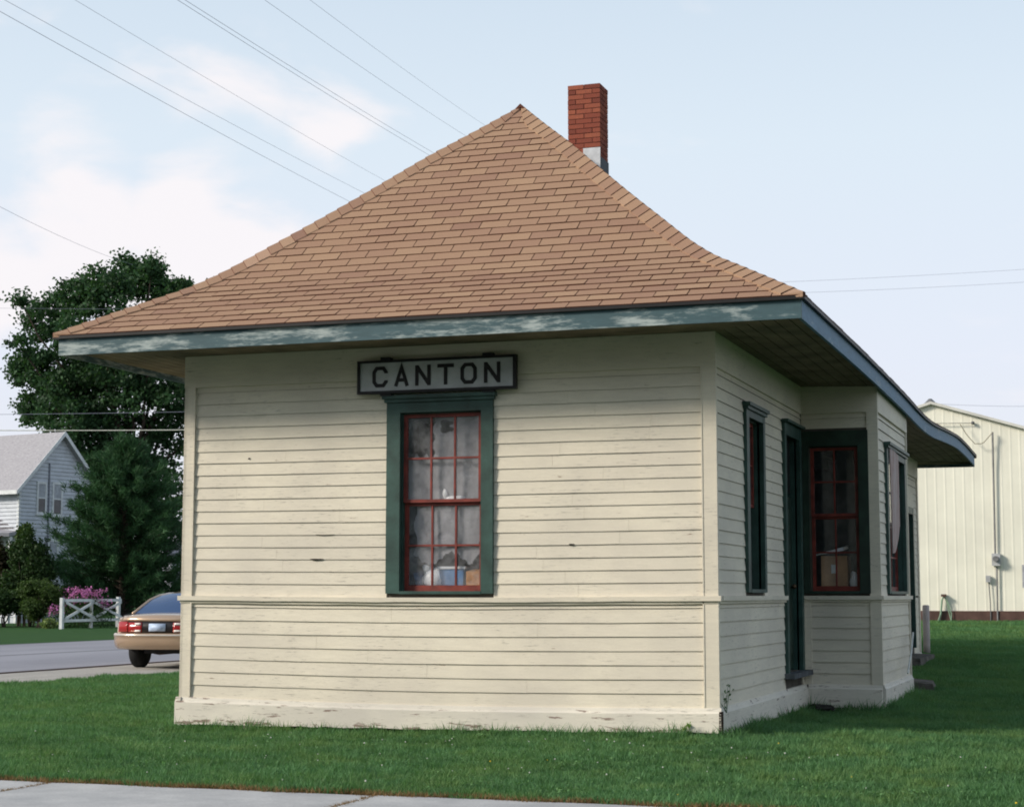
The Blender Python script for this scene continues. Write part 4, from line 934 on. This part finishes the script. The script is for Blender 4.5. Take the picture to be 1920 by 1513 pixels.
# ================================================================== metal building right
YM=29.5; def_=0
pk=PY(1746,757,YM); gzm=.62
MBd=thing('metal_shed',(pk[0],YM,gzm),'large pale yellow ribbed metal building behind the depot at right','building')
sl2=.31; hw_=9.2
M_yel=simple('pale_yellow_steel',(.79,.77,.66),.45,.04,1.2,.35); M_brn=simple('brown_base_trim',(.10,.055,.045),.7,.2,4); M_roofm=simple('shed_roof_steel',(.62,.61,.56),.4,.08,2,.4)
pw=.914
n0=int(hw_*2/pw)
for i in range(n0):
    xa=pk[0]-hw_+i*pw; xb=xa+pw; vs=[];fs=[]
    prof=[]
    for r in range(4):
        b=xa+.2285*r; prof+=[(b,0),(b+.085,0),(b+.105,-.004),(b+.130,-.004),(b+.150,0)]
    prof.append((xb,0))
    for x_,d in prof:
        zt_=pk[2]-abs(x_-pk[0])*sl2; vs+=[(x_,YM+d,gzm+.34),(x_,YM+d,zt_)]
    for k_ in range(len(prof)-1): fs.append((2*k_,2*k_+2,2*k_+3,2*k_+1))
    mk('wall_panel',vs,fs,M_yel,MBd)
mb=MB(); mb.box(pk[0]-hw_,pk[0]+hw_,YM+.02,YM+.12,gzm-.25,pk[2]-hw_*sl2-.02); mb.box(pk[0]-hw_,pk[0]-hw_+.1,YM+.13,YM+25,gzm-.2,pk[2]-hw_*sl2-.05); mb.box(pk[0]+hw_-.1,pk[0]+hw_,YM+.13,YM+25,gzm-.2,pk[2]-hw_*sl2-.05); mb.mk('wall',M_yel,MBd)
mb=MB(); mb.box(pk[0]-hw_,pk[0]+hw_,YM-.05,YM+.018,gzm-.25,gzm+.35); mb.mk('base_trim',M_brn,MBd)
for sg in (-1,1):
    mb=MB(); P=[(pk[0],YM-.12,pk[2]+.05),(pk[0]+sg*(hw_+.3),YM-.12,pk[2]+.05-(hw_+.3)*sl2),(pk[0]+sg*(hw_+.3),YM+25,pk[2]+.05-(hw_+.3)*sl2),(pk[0],YM+25,pk[2]+.05)]; Q=[(a,b,c-.07) for a,b,c in P]; mb.add(P+Q,[(0,1,2,3),(7,6,5,4),(0,4,5,1),(1,5,6,2),(2,6,7,3),(3,7,4,0)]); mb.mk('roof',M_roofm,MBd)
M_gm=simple('grey_metal',(.20,.20,.205),.5,.15,5,.4,.3); M_lg=simple('light_grey_box',(.42,.43,.44),.5,.12,6,.4)
# roof vent
v_=PY(1744,752,YM+2); mb=MB(); mb.tube([(v_[0],YM+2,v_[2]-.35),(v_[0],YM+2,v_[2]-.05)],.07,10); mb.tube([(v_[0],YM+2,v_[2]-.06),(v_[0],YM+2,v_[2]+.06)],[.16,.04],10); mb.mk('roof_vent',M_gm,MBd)
def mp3(u,v,d=.05): p=PY(u,v,YM-d); return p
mb=MB(); mb.tube([mp3(1861,810,.12),mp3(1862.5,880,.08),mp3(1866,1040,.07)],.022,8); mb.mk('service_mast',M_gm,MBd)
p=mp3(1868,1049); me_=MB(); me_.box(p[0]-.10,p[0]+.10,YM-.16,YM-.03,p[2]-.15,p[2]+.15); mtr=me_.mk('electric_meter',M_lg,MBd); mb=MB(); mb.tube([(p[0],YM-.161,p[2]+.02),(p[0],YM-.25,p[2]+.02)],.07,12); mb.mk('meter_glass',M_gm,mtr)
mb=MB(); a=mp3(1869,1062,.07); b=mp3(1871,1174,.07); mb.tube([a,b],.02,8); mb.mk('conduit',M_gm,MBd)
p=mp3(1853,1085); mb=MB(); mb.box(p[0]-.055,p[0]+.055,YM-.12,YM-.03,p[2]-.08,p[2]+.08); mb.mk('outlet_box',M_lg,MBd)
mb=MB(); mb.tube([mp3(1854,1091,.07),mp3(1857,1130,.07),mp3(1858,1172,.07)],.013,6); mb.mk('conduit',M_gm,MBd)
pts=[mp3(1800+ (1861-1800)*t, np.interp(t,[0,.2,.45,.7,1],[795,815,832,832,811]),.2) for t in np.linspace(0,1,12)]
mb=MB(); mb.tube(pts,.012,5); mb.mk('drop_cable',simple('tan_cable',(.30,.27,.20),.6),MBd)
mb=MB(); mb.tube([mp3(1747,794,.1),mp3(1823,793,.1)],.012,5); mb.mk('guy_cable',simple('grey_cable',(.40,.39,.35),.6),MBd)
p=mp3(1824,793); mb=MB(); mb.ell((p[0],YM-.08,p[2]),(.045,.06,.045)); mb.mk('insulator',M_gm,MBd)
p=mp3(1938,1080); wdw=MB(); wdw.box(p[0]-.27,p[0]+.6,YM-.05,YM-.028,p[2]-.28,p[2]+.28); ww=wdw.mk('window',M_lg,MBd); mb=MB(); mb.box(p[0]-.22,p[0]+.55,YM-.056,YM-.0505,p[2]-.23,p[2]+.23); mb.mk('pane',M_hg,ww)
hs=thing('garden_hose',mp3(1772,1185),'green garden hose looped over a hook on the yellow metal wall','hose')
for k_ in range(4):
    o1,o2=random.uniform(-3,3),random.uniform(-2,2); pts=[mp3(*q,.09+.02*k_) for q in [(1770,1117),(1765+o2,1125),(1763+o2,1150),(1758+o1,1172),(1750+o1,1184)]]; mb=MB(); mb.tube(pts,.015,6); mb.mk('hose_loop',simple('pale_green_hose',(.25,.36,.26),.5),hs)
for k_ in range(2):
    pts=[mp3(*q,.08+.03*k_) for q in [(1770,1117),(1776+k_*2,1130),(1780+k_*4,1150),(1788-k_*5,1182)]]; mb=MB(); mb.tube(pts,.014,6); mb.mk('hose_loop',simple('pale_green_hose',(.25,.36,.26),.5),hs)
p=mp3(1770,1116); mb=MB(); mb.box(p[0]-.06,p[0]+.06,YM-.2,YM-.03,p[2]-.03,p[2]+.03); mb.mk('hose_hook',M_brn,hs)

# ================================================================== car
def car():
    yaw=radians(-8); base=PZ(268,1252,0); 
    # local frame: X right, Y forward, Z up; origin rear-left wheel contact
    hx=np.array([cos(-yaw),sin(-yaw),0]); hy=np.array([-sin(-yaw),cos(-yaw),0]) # heading rotated by yaw from +y
    hy=np.array([sin(yaw),cos(yaw),0]); hx=np.array([cos(yaw),-sin(yaw),0])
    O=base+hx*.72-hy*1.08; O[2]=.016  # rear centre on the ground
    T=lambda p:O+hx*p[0]+hy*p[1]+np.array([0,0,p[2]])
    c=thing('parked_car',O,'gold sedan parked on the gravel, seen from behind at the depot corner','car')
    k=NM('gold_metallic_paint'); k.col((.52,.37,.25)); k.rough(.25,.5,.5); k.b.inputs['Coat Weight'].default_value=.8; k.b.inputs['Coat Roughness'].default_value=.05; gold=k.m
    rub=simple('tyre_rubber',(.014,.014,.015),.8,.2); dk=simple('dark_trim',(.02,.018,.02),.4,.2)
    k=NM('blue_reflection_car_glass'); k.col((.025,.06,.15)); k.rough(.04,.9); cg=k.m  # blue of the reflected sky is put into the glass colour
    k=NM('tail_lamp_red'); k.col((.32,.012,.012)); k.rough(.15,.6); rl=k.m
    k=NM('lamp_clear'); k.col((.75,.72,.68)); k.rough(.15,.6); cl_=k.m
    chrome=simple('bright_trim',(.75,.68,.58),.2,.05,5,.5,.7)
    def loft(secs,close=True):
        # secs: list of lists of points (same count), open profiles mirrored outside
        n=len(secs[0]); V=[p for s in secs for p in s]; Fc=[]
        for i in range(len(secs)-1):
            for j in range(n-1): Fc.append((i*n+j,i*n+j+1,(i+1)*n+j+1,(i+1)*n+j))
        Fc.append(tuple(range(n))); Fc.append(tuple(range(len(secs)*n-1,(len(secs)-1)*n-1,-1)))
        return V,Fc
    def sec(y,w,zb,zt,cr=.07,curve=0):
        # body cross-section going from bottom left over the top to bottom right ; ends pull forward by curve (plan rounding)
        P=[]
        pr=[(-.90,zb),(-.98,zb+.06),(-1.0,zb+(zt-zb)*.45),(-.985,zb+(zt-zb)*.72),(-.93,zt-.05),(-.84,zt-.005),(-.6,zt+cr*.45),(-.3,zt+cr*.85),(0,zt+cr)]
        pr=pr+[(-a,b) for a,b in pr[-2::-1]]
        for a,b in pr: P.append(T((a*w,y+curve*abs(a)**3,b)))
        return P
    # main body : (y, halfwidth, zbottom, ztop, crown, curve)
    S=[(.0,.80,.47,.86,.02,.24),(.03,.86,.40,.93,.02,.22),(.10,.90,.38,.955,.03,.18),(.3,.925,.36,.97,.035,.1),(.6,.935,.34,.985,.03,.0),(.95,.94,.32,1.0,.03,0),(1.3,.945,.28,1.0,.02,0),(2.2,.95,.19,.98,.0,0),(3.0,.95,.19,.96,.0,0),(3.7,.94,.2,.93,.04,0),(4.3,.92,.22,.86,.05,-.05),(4.75,.88,.27,.77,.05,-.14),(5.0,.80,.33,.66,.04,-.25),(5.08,.72,.40,.58,.03,-.25)]
    V,Fc=loft([sec(*s) for s in S]); body=mk('body',V,Fc,gold,c,smoothf=True)
    for p_ in body.data.polygons:
        if len(p_.vertices)>4: p_.use_smooth=False
    # greenhouse
    G_=[(.72,.66,.98,.99),(.95,.70,.98,1.11),(1.25,.70,.98,1.27),(1.55,.66,.98,1.365),(1.95,.63,.98,1.405),(2.4,.63,.97,1.41),(2.85,.64,.96,1.375),(3.2,.66,.95,1.26),(3.55,.68,.94,1.10),(3.8,.70,.93,.95)]
    secs=[]
    for y,w_,zb,zt in G_:
        q=[(-.80,zb-.03),(-(.80*(1-(zt-zb)/.43)+w_*.9*(zt-zb)/.43),zt-.05*(zt-zb)/.43),(-.6*w_,zt),(0,zt+.02),(.6*w_,zt),((.80*(1-(zt-zb)/.43)+w_*.9*(zt-zb)/.43),zt-.05*(zt-zb)/.43),(.80,zb-.03)]
        secs.append([T((a,y,b)) for a,b in q])
    n=7
    def sub(i0,i1,j0,j1,name,mat,lift=0):
        V=[secs[i][j] for i in range(i0,i1+1) for j in range(j0,j1+1)]; m_=j1-j0+1
        Fc=[(a*m_+b,a*m_+b+1,(a+1)*m_+b+1,(a+1)*m_+b) for a in range(i1-i0) for b in range(m_-1)]
        o_=mk(name,V,Fc,mat,c,smoothf=True); return o_
    sub(0,3,1,5,'rear_window',cg); sub(3,6,1,5,'roof_panel',gold); sub(6,9,1,5,'windshield',cg)
    sub(0,9,0,1,'side_glass',cg); sub(0,9,5,6,'side_glass',cg)
    for s_ in (-1,1):   # C pillars and B pillar
        j=1 if s_<0 else 5; j2=0 if s_<0 else 6
        mb=MB(); pl=[secs[i][j] for i in range(0,7)]; mb.tube([p+np.array([0,0,.004]) for p in pl],.028,6); mb.mk('roof_pillar',gold,c,smoothf=True)
        for i in (2,5,):
            mb=MB(); mb.tube([secs[i][j],secs[i][j2]],.03,6); mb.mk('roof_pillar',gold,c,smoothf=True)
        mb=MB(); mb.tube([secs[9][j2]+np.array([0,0,.03])]+[secs[i][j] for i in (8,7,6)],.024,6); mb.mk('roof_pillar',gold,c,smoothf=True)
    # rear face : y at given x (plan curve)
    yr=lambda x,z:-.012+.24*abs(x/.85)**3*(.8 if z>.75 else 1)
    def patch(name,x0,x1,z0,z1,mat,off,parent=c,n=8,skew=0):
        V=[];Fc=[]
        for i in range(n+1):
            x=x0+(x1-x0)*i/n; y=yr(x,.7)-off+.0; V+=[T((x,y+.05,z0)),T((x,y,z0+.008)),T((x,y+.008,z1-.008)),T((x,y+.06,z1))]
        for i in range(n):
            for j in range(3): Fc.append((4*i+j,4*i+4+j,4*i+5+j,4*i+1+j))
        Fc+=[(0,1,2,3),(4*n+3,4*n+2,4*n+1,4*n)]
        return mk(name,V,Fc,mat,parent,smoothf=True)
    patch('rear_panel',-.80,.80,.66,.86,dk,.02)
    patch('tail_lamp',-.83,-.60,.665,.86,rl,.034); patch('tail_lamp',.60,.83,.665,.86,rl,.034)
    patch('tail_lamp',-.585,-.30,.665,.85,rl,.032); patch('tail_lamp',.30,.585,.665,.85,rl,.032)
    for s_ in (-1,1):
        a,b=sorted((s_*.32,s_*.44)); patch('reverse_lamp',a,b,.795,.845,cl_,.040,n=3); patch('reverse_lamp',a,b,.672,.72,cl_,.040,n=3)
    patch('licence_plate',-.155,.155,.685,.83,simple('pale_blue_plate',(.45,.55,.72),.4,.15,20),.045,n=2)
    patch('trunk_lip',-.82,.82,.865,.935,gold,.012,n=14)
    # bumper
    V=[];Fc=[];n_=20
    prof=[(.10,.36),(.015,.40),(-.035,.46),(-.055,.53),(-.05,.585),(-.075,.60),(-.07,.635),(-.02,.652),(.10,.655)]
    for i in range(n_+1):
        x=-.93+1.86*i/n_; yy=.30*abs(x/.93)**3.2
        for dy,z in prof: V.append(T((x,yy+dy-.03,z)))
    m_=len(prof)
    for i in range(n_):
        for j in range(m_-1): Fc.append((i*m_+j,i*m_+m_+j,i*m_+m_+j+1,i*m_+j+1))
    Fc.append(tuple(range(m_))); Fc.append(tuple(range(n_*m_+m_-1,n_*m_-1,-1)))
    bp=mk('bumper',V,Fc,gold,c,smoothf=True)
    V=[];Fc=[]
    for i in range(n_+1):
        x=-.925+1.85*i/n_; yy=.30*abs(x/.93)**3.2-.112
        for dy,z in ((.02,.600),(0,.606),(0,.628),(.02,.634)): V.append(T((x,yy+dy,z)))
    for i in range(n_):
        for j in range(3): Fc.append((4*i+j,4*i+4+j,4*i+5+j,4*i+1+j))
    mk('bright_strip',V,Fc,chrome,bp,smoothf=True)
    for wx_,wy_ in ((-.78,1.08),(.78,1.08),(-.78,3.88),(.78,3.88)):
        w_=MB(); a=T((wx_-.11,wy_,.325)); b=T((wx_+.11,wy_,.325)); m1_=T((wx_-.08,wy_,.325)); m2_=T((wx_+.08,wy_,.325)); w_.tube([a,m1_,m2_,b],[.29,.325,.325,.29],24)
        o_=w_.mk('wheel',rub,c,smoothf=True)
        sgn=-1 if wx_<0 else 1; w_=MB(); w_.tube([T((wx_+sgn*.085,wy_,.325)),T((wx_+sgn*.122,wy_,.325))],[.20,.17],20); w_.mk('rim',chrome,o_)
    mb=MB(); P=[T(p) for p in ((-.5,.6,.27),(.5,.6,.27),(.5,4.4,.22),(-.5,4.4,.22),(-.5,.6,.4),(.5,.6,.4),(.5,4.4,.4),(-.5,4.4,.4))]; mb.hexa(P); mb.mk('underbody',dk,c)
    mb=MB(); mb.tube([T((.45,.12,.27)),T((.45,.6,.27))],.03,8); mb.mk('exhaust',dk,c)
    for s_ in (-1,1):
        mb=MB(); mb.tube([T((s_*.70,.04,.90)),T((s_*.69,.10,.975)),T((s_*.68,.3,.992)),T((s_*.66,.72,1.004))],.006,5); mb.mk('trunk_gap',dk,c)
    for s_ in (-1,1): mb=MB(); mb.ell(T((s_*1.0,3.2,1.0)),(.09,.06,.06),10,6); mb.mk('side_mirror',gold,c,smoothf=True)
car()

# ================================================================== overhead wires
M_wire=simple('utility_wire',(.26,.27,.34),.6,.1)
M_wirew=simple('pale_wire',(.60,.60,.52),.6,.1)
def wire(u0,v0,D0,u1,v1,D1,r,label,mat=M_wire,ext=.35,sag=.15):
    a=PD(u0,v0,D0); b=PD(u1,v1,D1); pts=[]
    for i in range(25):
        t=-ext+(1+2*ext)*i/24 if ext else i/24; p=a+(b-a)*t; p=p-np.array([0,0,4*sag*max(0,t)*(1-t)]) if 0<=t<=1 else p; 
        tt=(t+ext)/(1+2*ext) if ext else t; pts.append(a+(b-a)*t-np.array([0,0,4*sag*(tt*(1-tt)-ext*(1+ext)/(1+2*ext)**2)]))
    mb=MB(); mb.tube(pts,r,5); o_=mb.mk('utility_wire',mat,smoothf=True); tag(o_,label,'wire','overhead utility wires crossing the sky'); return o_
wire(0,22,34,655,378,62,.0055,'lowest of the wires slanting down to the left roof slope')
wire(8,0,34,690,366,62,.0046,'second wire from the bottom slanting to the left roof slope')
wire(140,0,36,745,352,62,.004,'faint thin wire above the two lowest sloping wires')
wire(326,-4,38,806,292,64,.0055,'left strand of the close wire pair slanting behind the roof')
wire(340,-4,38,818,290,64,.0055,'right strand of the close wire pair slanting behind the roof')
wire(490,-4,40,868,252,66,.0046,'second sloping wire left of the roof peak')
wire(578,-2,40,892,224,66,.004,'highest sloping wire, nearest the roof peak')
wire(0,388,50,235,492,80,.0055,'single wire reaching down to the top of the tall tree',ext=.1)
wire(0,807,60,352,806,60,.017,'pale wire level with the house ridge running to the depot wall',mat=M_wirew,ext=.3,sag=.03)
wire(0,777,64,352,772,64,.008,'thin wire just above the pale level wire',ext=.3,sag=.03)
wire(0,578,66,352,580,66,.0046,'thin level wire crossing the upper tree crown',ext=.3,sag=.02)
wire(1500,549,110,1925,529,110,.008,'lower faint wire in the right sky above the yellow building',ext=.2,sag=.1)
wire(1420,531,110,1925,505,110,.008,'upper faint wire in the right sky above the yellow building',ext=.2,sag=.1)
wire(1752,757,95,1925,762,95,.008,'faint level wire at the ridge of the yellow building',ext=.1,sag=.05)

# ================================================================== grass
M_gr=leafmat('grass_blades',(.092,.195,.084),.65,.28,spec=.15)
_t=M_gr.node_tree; _b=_t.nodes['Principled BSDF']; _src=_b.inputs['Base Color'].links[0].from_socket
_g=_t.nodes.new('ShaderNodeNewGeometry'); _n=_t.nodes.new('ShaderNodeTexNoise'); _n.inputs['Scale'].default_value=1.3; _n.inputs['Detail'].default_value=5; _n.inputs['Roughness'].default_value=.65; _t.links.new(_g.outputs['Position'],_n.inputs[0])
_r=_t.nodes.new('ShaderNodeMapRange'); _r.inputs[1].default_value=.45; _r.inputs[2].default_value=.68; _r.inputs[4].default_value=.65; _t.links.new(_n.outputs[0],_r.inputs[0])
_m=_t.nodes.new('ShaderNodeMix'); _m.data_type='RGBA'; _t.links.new(_r.outputs[0],_m.inputs[0]); _t.links.new(_src,_m.inputs[6]); _m.inputs[7].default_value=(.17,.245,.072,1); _t.links.new(_m.outputs[2],_b.inputs['Base Color'])
_n2=_t.nodes.new('ShaderNodeTexNoise'); _n2.inputs['Scale'].default_value=4; _n2.inputs['Detail'].default_value=4; _t.links.new(_g.outputs['Position'],_n2.inputs[0]); _r2=_t.nodes.new('ShaderNodeMapRange'); _r2.inputs[1].default_value=.52; _r2.inputs[2].default_value=.72; _r2.inputs[4].default_value=.8; _t.links.new(_n2.outputs[0],_r2.inputs[0])
_m2=_t.nodes.new('ShaderNodeMix'); _m2.data_type='RGBA'; _t.links.new(_r2.outputs[0],_m2.inputs[0]); _t.links.new(_m.outputs[2],_m2.inputs[6]); _m2.inputs[7].default_value=(.045,.125,.052,1); _t.links.new(_m2.outputs[2],_b.inputs['Base Color'])
def blades():
    B=[];T=[]
    H_=AF*np.array([1,1,0])
    def region(x0,x1,y0,y1,dens,h,wd,cond):
        n=int((x1-x0)*(y1-y0)*dens); X=RN.uniform(x0,x1,n); Y=RN.uniform(y0,y1,n)
        d=(X-CAM[0])*AF[0]+(Y-CAM[1])*AF[1]; l=(X-CAM[0])*AU[0]+(Y-CAM[1])*AU[1]; ok=(d>6)&(np.abs(l/np.maximum(d,.1))<.325)
        ok&=cond(X,Y); X,Y,d=X[ok],Y[ok],d[ok]; keep=RN.rand(len(X))<np.clip((16/d)**1.7,.05,1); X,Y,d=X[keep],Y[keep],d[keep]
        return X,Y,d
    def cond(X,Y):
        inb=(X>-.02)&(X<W+.02)&(Y>.02)&(Y<L); inbay=(X>W-.1)&(X<W+BB+.03)&(Y>YB-.03)&(Y<YB2); gravel=(X<-7.5+.9*np.clip((Y-7)/5,0,1)+.25*np.sin(Y*1.7)+.15*np.sin(Y*4.1))
        clumps=np.sin(X*3.1+np.sin(Y*2.3)*1.4)*np.sin(Y*2.7+1.3*np.sin(X*1.9))
        side=(Y<-4.58+.05*np.sin(X*5)+.04*np.sin(X*13))
        return ~inb&~inbay&~gravel&~side
    parts=[region(-10,14,-4.65,14,5600,0,0,cond),region(-6,20,14,29.5,9000,0,0,cond)]
    X=np.concatenate([p[0] for p in parts]);Y=np.concatenate([p[1] for p in parts]);d=np.concatenate([p[2] for p in parts]); n=len(X)
    gx=np.interp(X,[-3,4],[0,1]); k=gx*gx*(3-2*gx)
    Z=np.interp(Y,[-4.4,0,4.5,7.4,17,29.5,60],[0,.02,.05,.09,.28,.70,.8])*k
    sm=lambda a,b,x:(lambda t:t*t*(3-2*t))(np.clip((x-a)/(b-a),0,1))
    Z+=np.where((Y>-4.4)&(Y<3),.05*sm(2,5.2,X)*sm(-3,0,Y)*(1-sm(0,3,Y)),0)
    pat=.5+.25*np.sin(X*2.1+1.7*np.sin(Y*1.3))+.25*np.sin(Y*3.4+2*np.sin(X*1.1)+X*.6)
    wallp=(np.clip(1-np.abs(Y+.1)/.22,0,1)*((X>-.1)&(X<W+.2)))+(np.clip(1-np.abs(X-W-.12)/.22,0,1)*((Y>0)&(Y<YB)))+(np.clip(1-np.abs(Y-YB+.1)/.2,0,1)*((X>W)&(X<W+BB+.1)))+(np.clip(1-np.abs(X-W-BB-.12)/.2,0,1)*((Y>YB)&(Y<YB2)))
    edge=np.clip(1-np.abs(Y+4.5)/.12,0,1)
    clump=np.clip(.5+.5*np.sin(X*6.3+2*np.sin(Y*3.7)+np.sin(X*17))*np.sin(Y*7.9+2*np.sin(X*4.3)+np.sin(Y*19)),0,1); h=(.028+.022*pat+.034*clump**2)*RN.uniform(.5,1.4,n)*(1+1.5*wallp*RN.rand(n)+.5*edge*RN.rand(n)); wd=(.0045+.0035*np.clip(d/20,0,2))*RN.uniform(.7,1.3,n)
    a=RN.uniform(0,2*pi,n); lean=RN.normal(0,.55,(n,2))*h[:,None]
    V=np.empty((n,3,3)); V[:,0]=np.stack([X-np.cos(a)*wd,Y-np.sin(a)*wd,Z-.005],1); V[:,1]=np.stack([X+np.cos(a)*wd,Y+np.sin(a)*wd,Z-.005],1); V[:,2]=np.stack([X+lean[:,0],Y+lean[:,1],Z+h],1)
    pat2=np.sin(X*9+2*np.sin(Y*5))*np.sin(Y*11+2*np.sin(X*7)); t=np.clip(.45+.3*(pat-.5)+.13*pat2+RN.normal(0,.2,n),0,1)
    print('blades',n); return V.reshape(-1,3),t,n
V,t,n=blades(); o=npmesh('grass',V,n,3,M_gr,tint=t,kind='stuff',origin=np.zeros(3)); o['label']='short green lawn grass round the depot'; o['category']='grass'
# dead grass fringe along the sidewalk and joints
n=9000; X=RN.uniform(-2,9,n); Y=-4.60+RN.normal(0,.02,n)+.03*np.sin(X*7); j=RN.rand(n)<.12; X[j]=np.where(RN.rand(j.sum())<.5,1.57,4.09)+RN.normal(0,.008,j.sum()); Y[j]=RN.uniform(-5.8,-4.6,j.sum())
h=RN.uniform(.01,.045,n); h[j]*=.35; a=RN.uniform(0,2*pi,n); V=np.empty((n,3,3)); wd=.005; V[:,0]=np.stack([X-np.cos(a)*wd,Y-np.sin(a)*wd,0*X+.0],1); V[:,1]=np.stack([X+np.cos(a)*wd,Y+np.sin(a)*wd,0*X],1); V[:,2]=np.stack([X+RN.normal(0,.03,n),Y+RN.normal(0,.02,n),.018+h],1)
o=npmesh('dry_grass',V.reshape(-1,3),n,3,leafmat('dry_grass_blades',(.20,.125,.06),.5,.2),tint=RN.rand(n),kind='stuff',origin=np.zeros(3)); o['label']='brown dry grass along the sidewalk edge'; o['category']='grass'
# clover heads and dandelions
mbw=MB(); mby=MB()
for i in range(85):
    x_=random.gauss(5.0,1.6); y_=random.uniform(-3.4,-.8)
    if i<45: x_=random.uniform(.5,9); y_=random.uniform(-4.3,-.4)
    z_=G(x_,y_)+random.uniform(.045,.07); (mby if i%16==0 else mbw).ell((x_,y_,z_),tuple(np.array((1,1,.8))*random.uniform(.004,.0085)),6,4)
o=mbw.mk('clover_flowers',simple('clover_white',(.6,.6,.55),.8),kind='stuff',origin=np.zeros(3)); o['label']='tiny white clover heads in the lawn'; o['category']='flowers'
o=mby.mk('dandelions',simple('dandelion_yellow',(.7,.5,.04),.8),kind='stuff',origin=np.zeros(3)); o['label']='tiny yellow dandelions in the lawn'; o['category']='flowers'
# low clover patches
C=[]
for i in range(420):
    x_=random.uniform(-3,10); y_=random.uniform(-4.35,-.3)
    if sin(x_*1.9+1)*sin(y_*2.7+x_*.7)<.15 and random.random()<.8: continue
    n_=random.randint(14,34); P=RN.normal(size=(n_,3))*np.array([.07,.07,.006]); P[:,0]+=x_; P[:,1]+=y_; P[:,2]+=G(x_,y_)+.05; C.append(P)
C=np.concatenate(C); o=npmesh('clover_leaves',leaves(C,1,.022,.95,3.0),len(C),4,leafmat('clover_green',(.10,.20,.075),.45,.25),tint=RN.rand(len(C)),kind='stuff',origin=np.zeros(3)); o['label']='low clover leaves mixed into the front lawn'; o['category']='clover'
# weeds
def weed(x,y,z,h,n,label,mat):
    Vs=[];t=thing('weed',(x,y,z),label,'weed'); mb=MB(); C=[]
    for i in range(n):
        tip=np.array([x+random.uniform(-.5,.5)*h,y+random.uniform(-.25,.25)*h,z+h*random.uniform(.6,1)]); b=np.array([x+random.uniform(-.02,.02),y,z]); mb.tube([b,(b+tip)/2+[0,0,.1*h],tip],[.003,.0025,.001],4,False)
        for q in range(7): C.append(b+(tip-b)*random.uniform(.35,1)+RN.normal(size=3)*.012)
    mb.mk('stem',mat,t,tint=.5); C=np.array(C); npmesh('leaf_spray',leaves(C,1,.035,.6),len(C),4,mat,t,tint=RN.rand(len(C)))
M_wd=leafmat('weed_leaves',(.14,.24,.05),.4,.3)
p=PY(1284,1366,-.10); weed(p[0],-.10,.09,.16,6,'bright yellow-green weed in front of the right front skirt',M_wd)
p=PX(1352,1300,W+.07); weed(W+.05,.12,.30,.26,4,'thin green weed growing up the side wall by the front corner',leafmat('weed_leaves_dark',(.05,.13,.04),.4,.3))

# ================================================================== unseen tree belt added to cut low sky light; mirrored in the front window
lo=[]
for i in range(26):
    x=-48+i*4.2+random.uniform(-1,1); y=-46+random.uniform(-3,3); h=random.uniform(9,15)
    for z in np.arange(1.5,h,2.6): lo.append((np.array([x+random.uniform(-1,1),y+random.uniform(-1,1),z]),(2.8,2.2,1.9),1))
C_,T_=clump_cloud(lo,14,.5,.9,26)
o=npmesh('added_wood',leaves(C_,1,.85,.95),len(C_),4,leafmat('added_wood_leaves',(.034,.07,.03),.5,.15),tint=T_,kind='stuff',origin=np.zeros(3)); o['label']='unseen belt of dark trees added across from the depot front to dim it'; o['category']='trees'
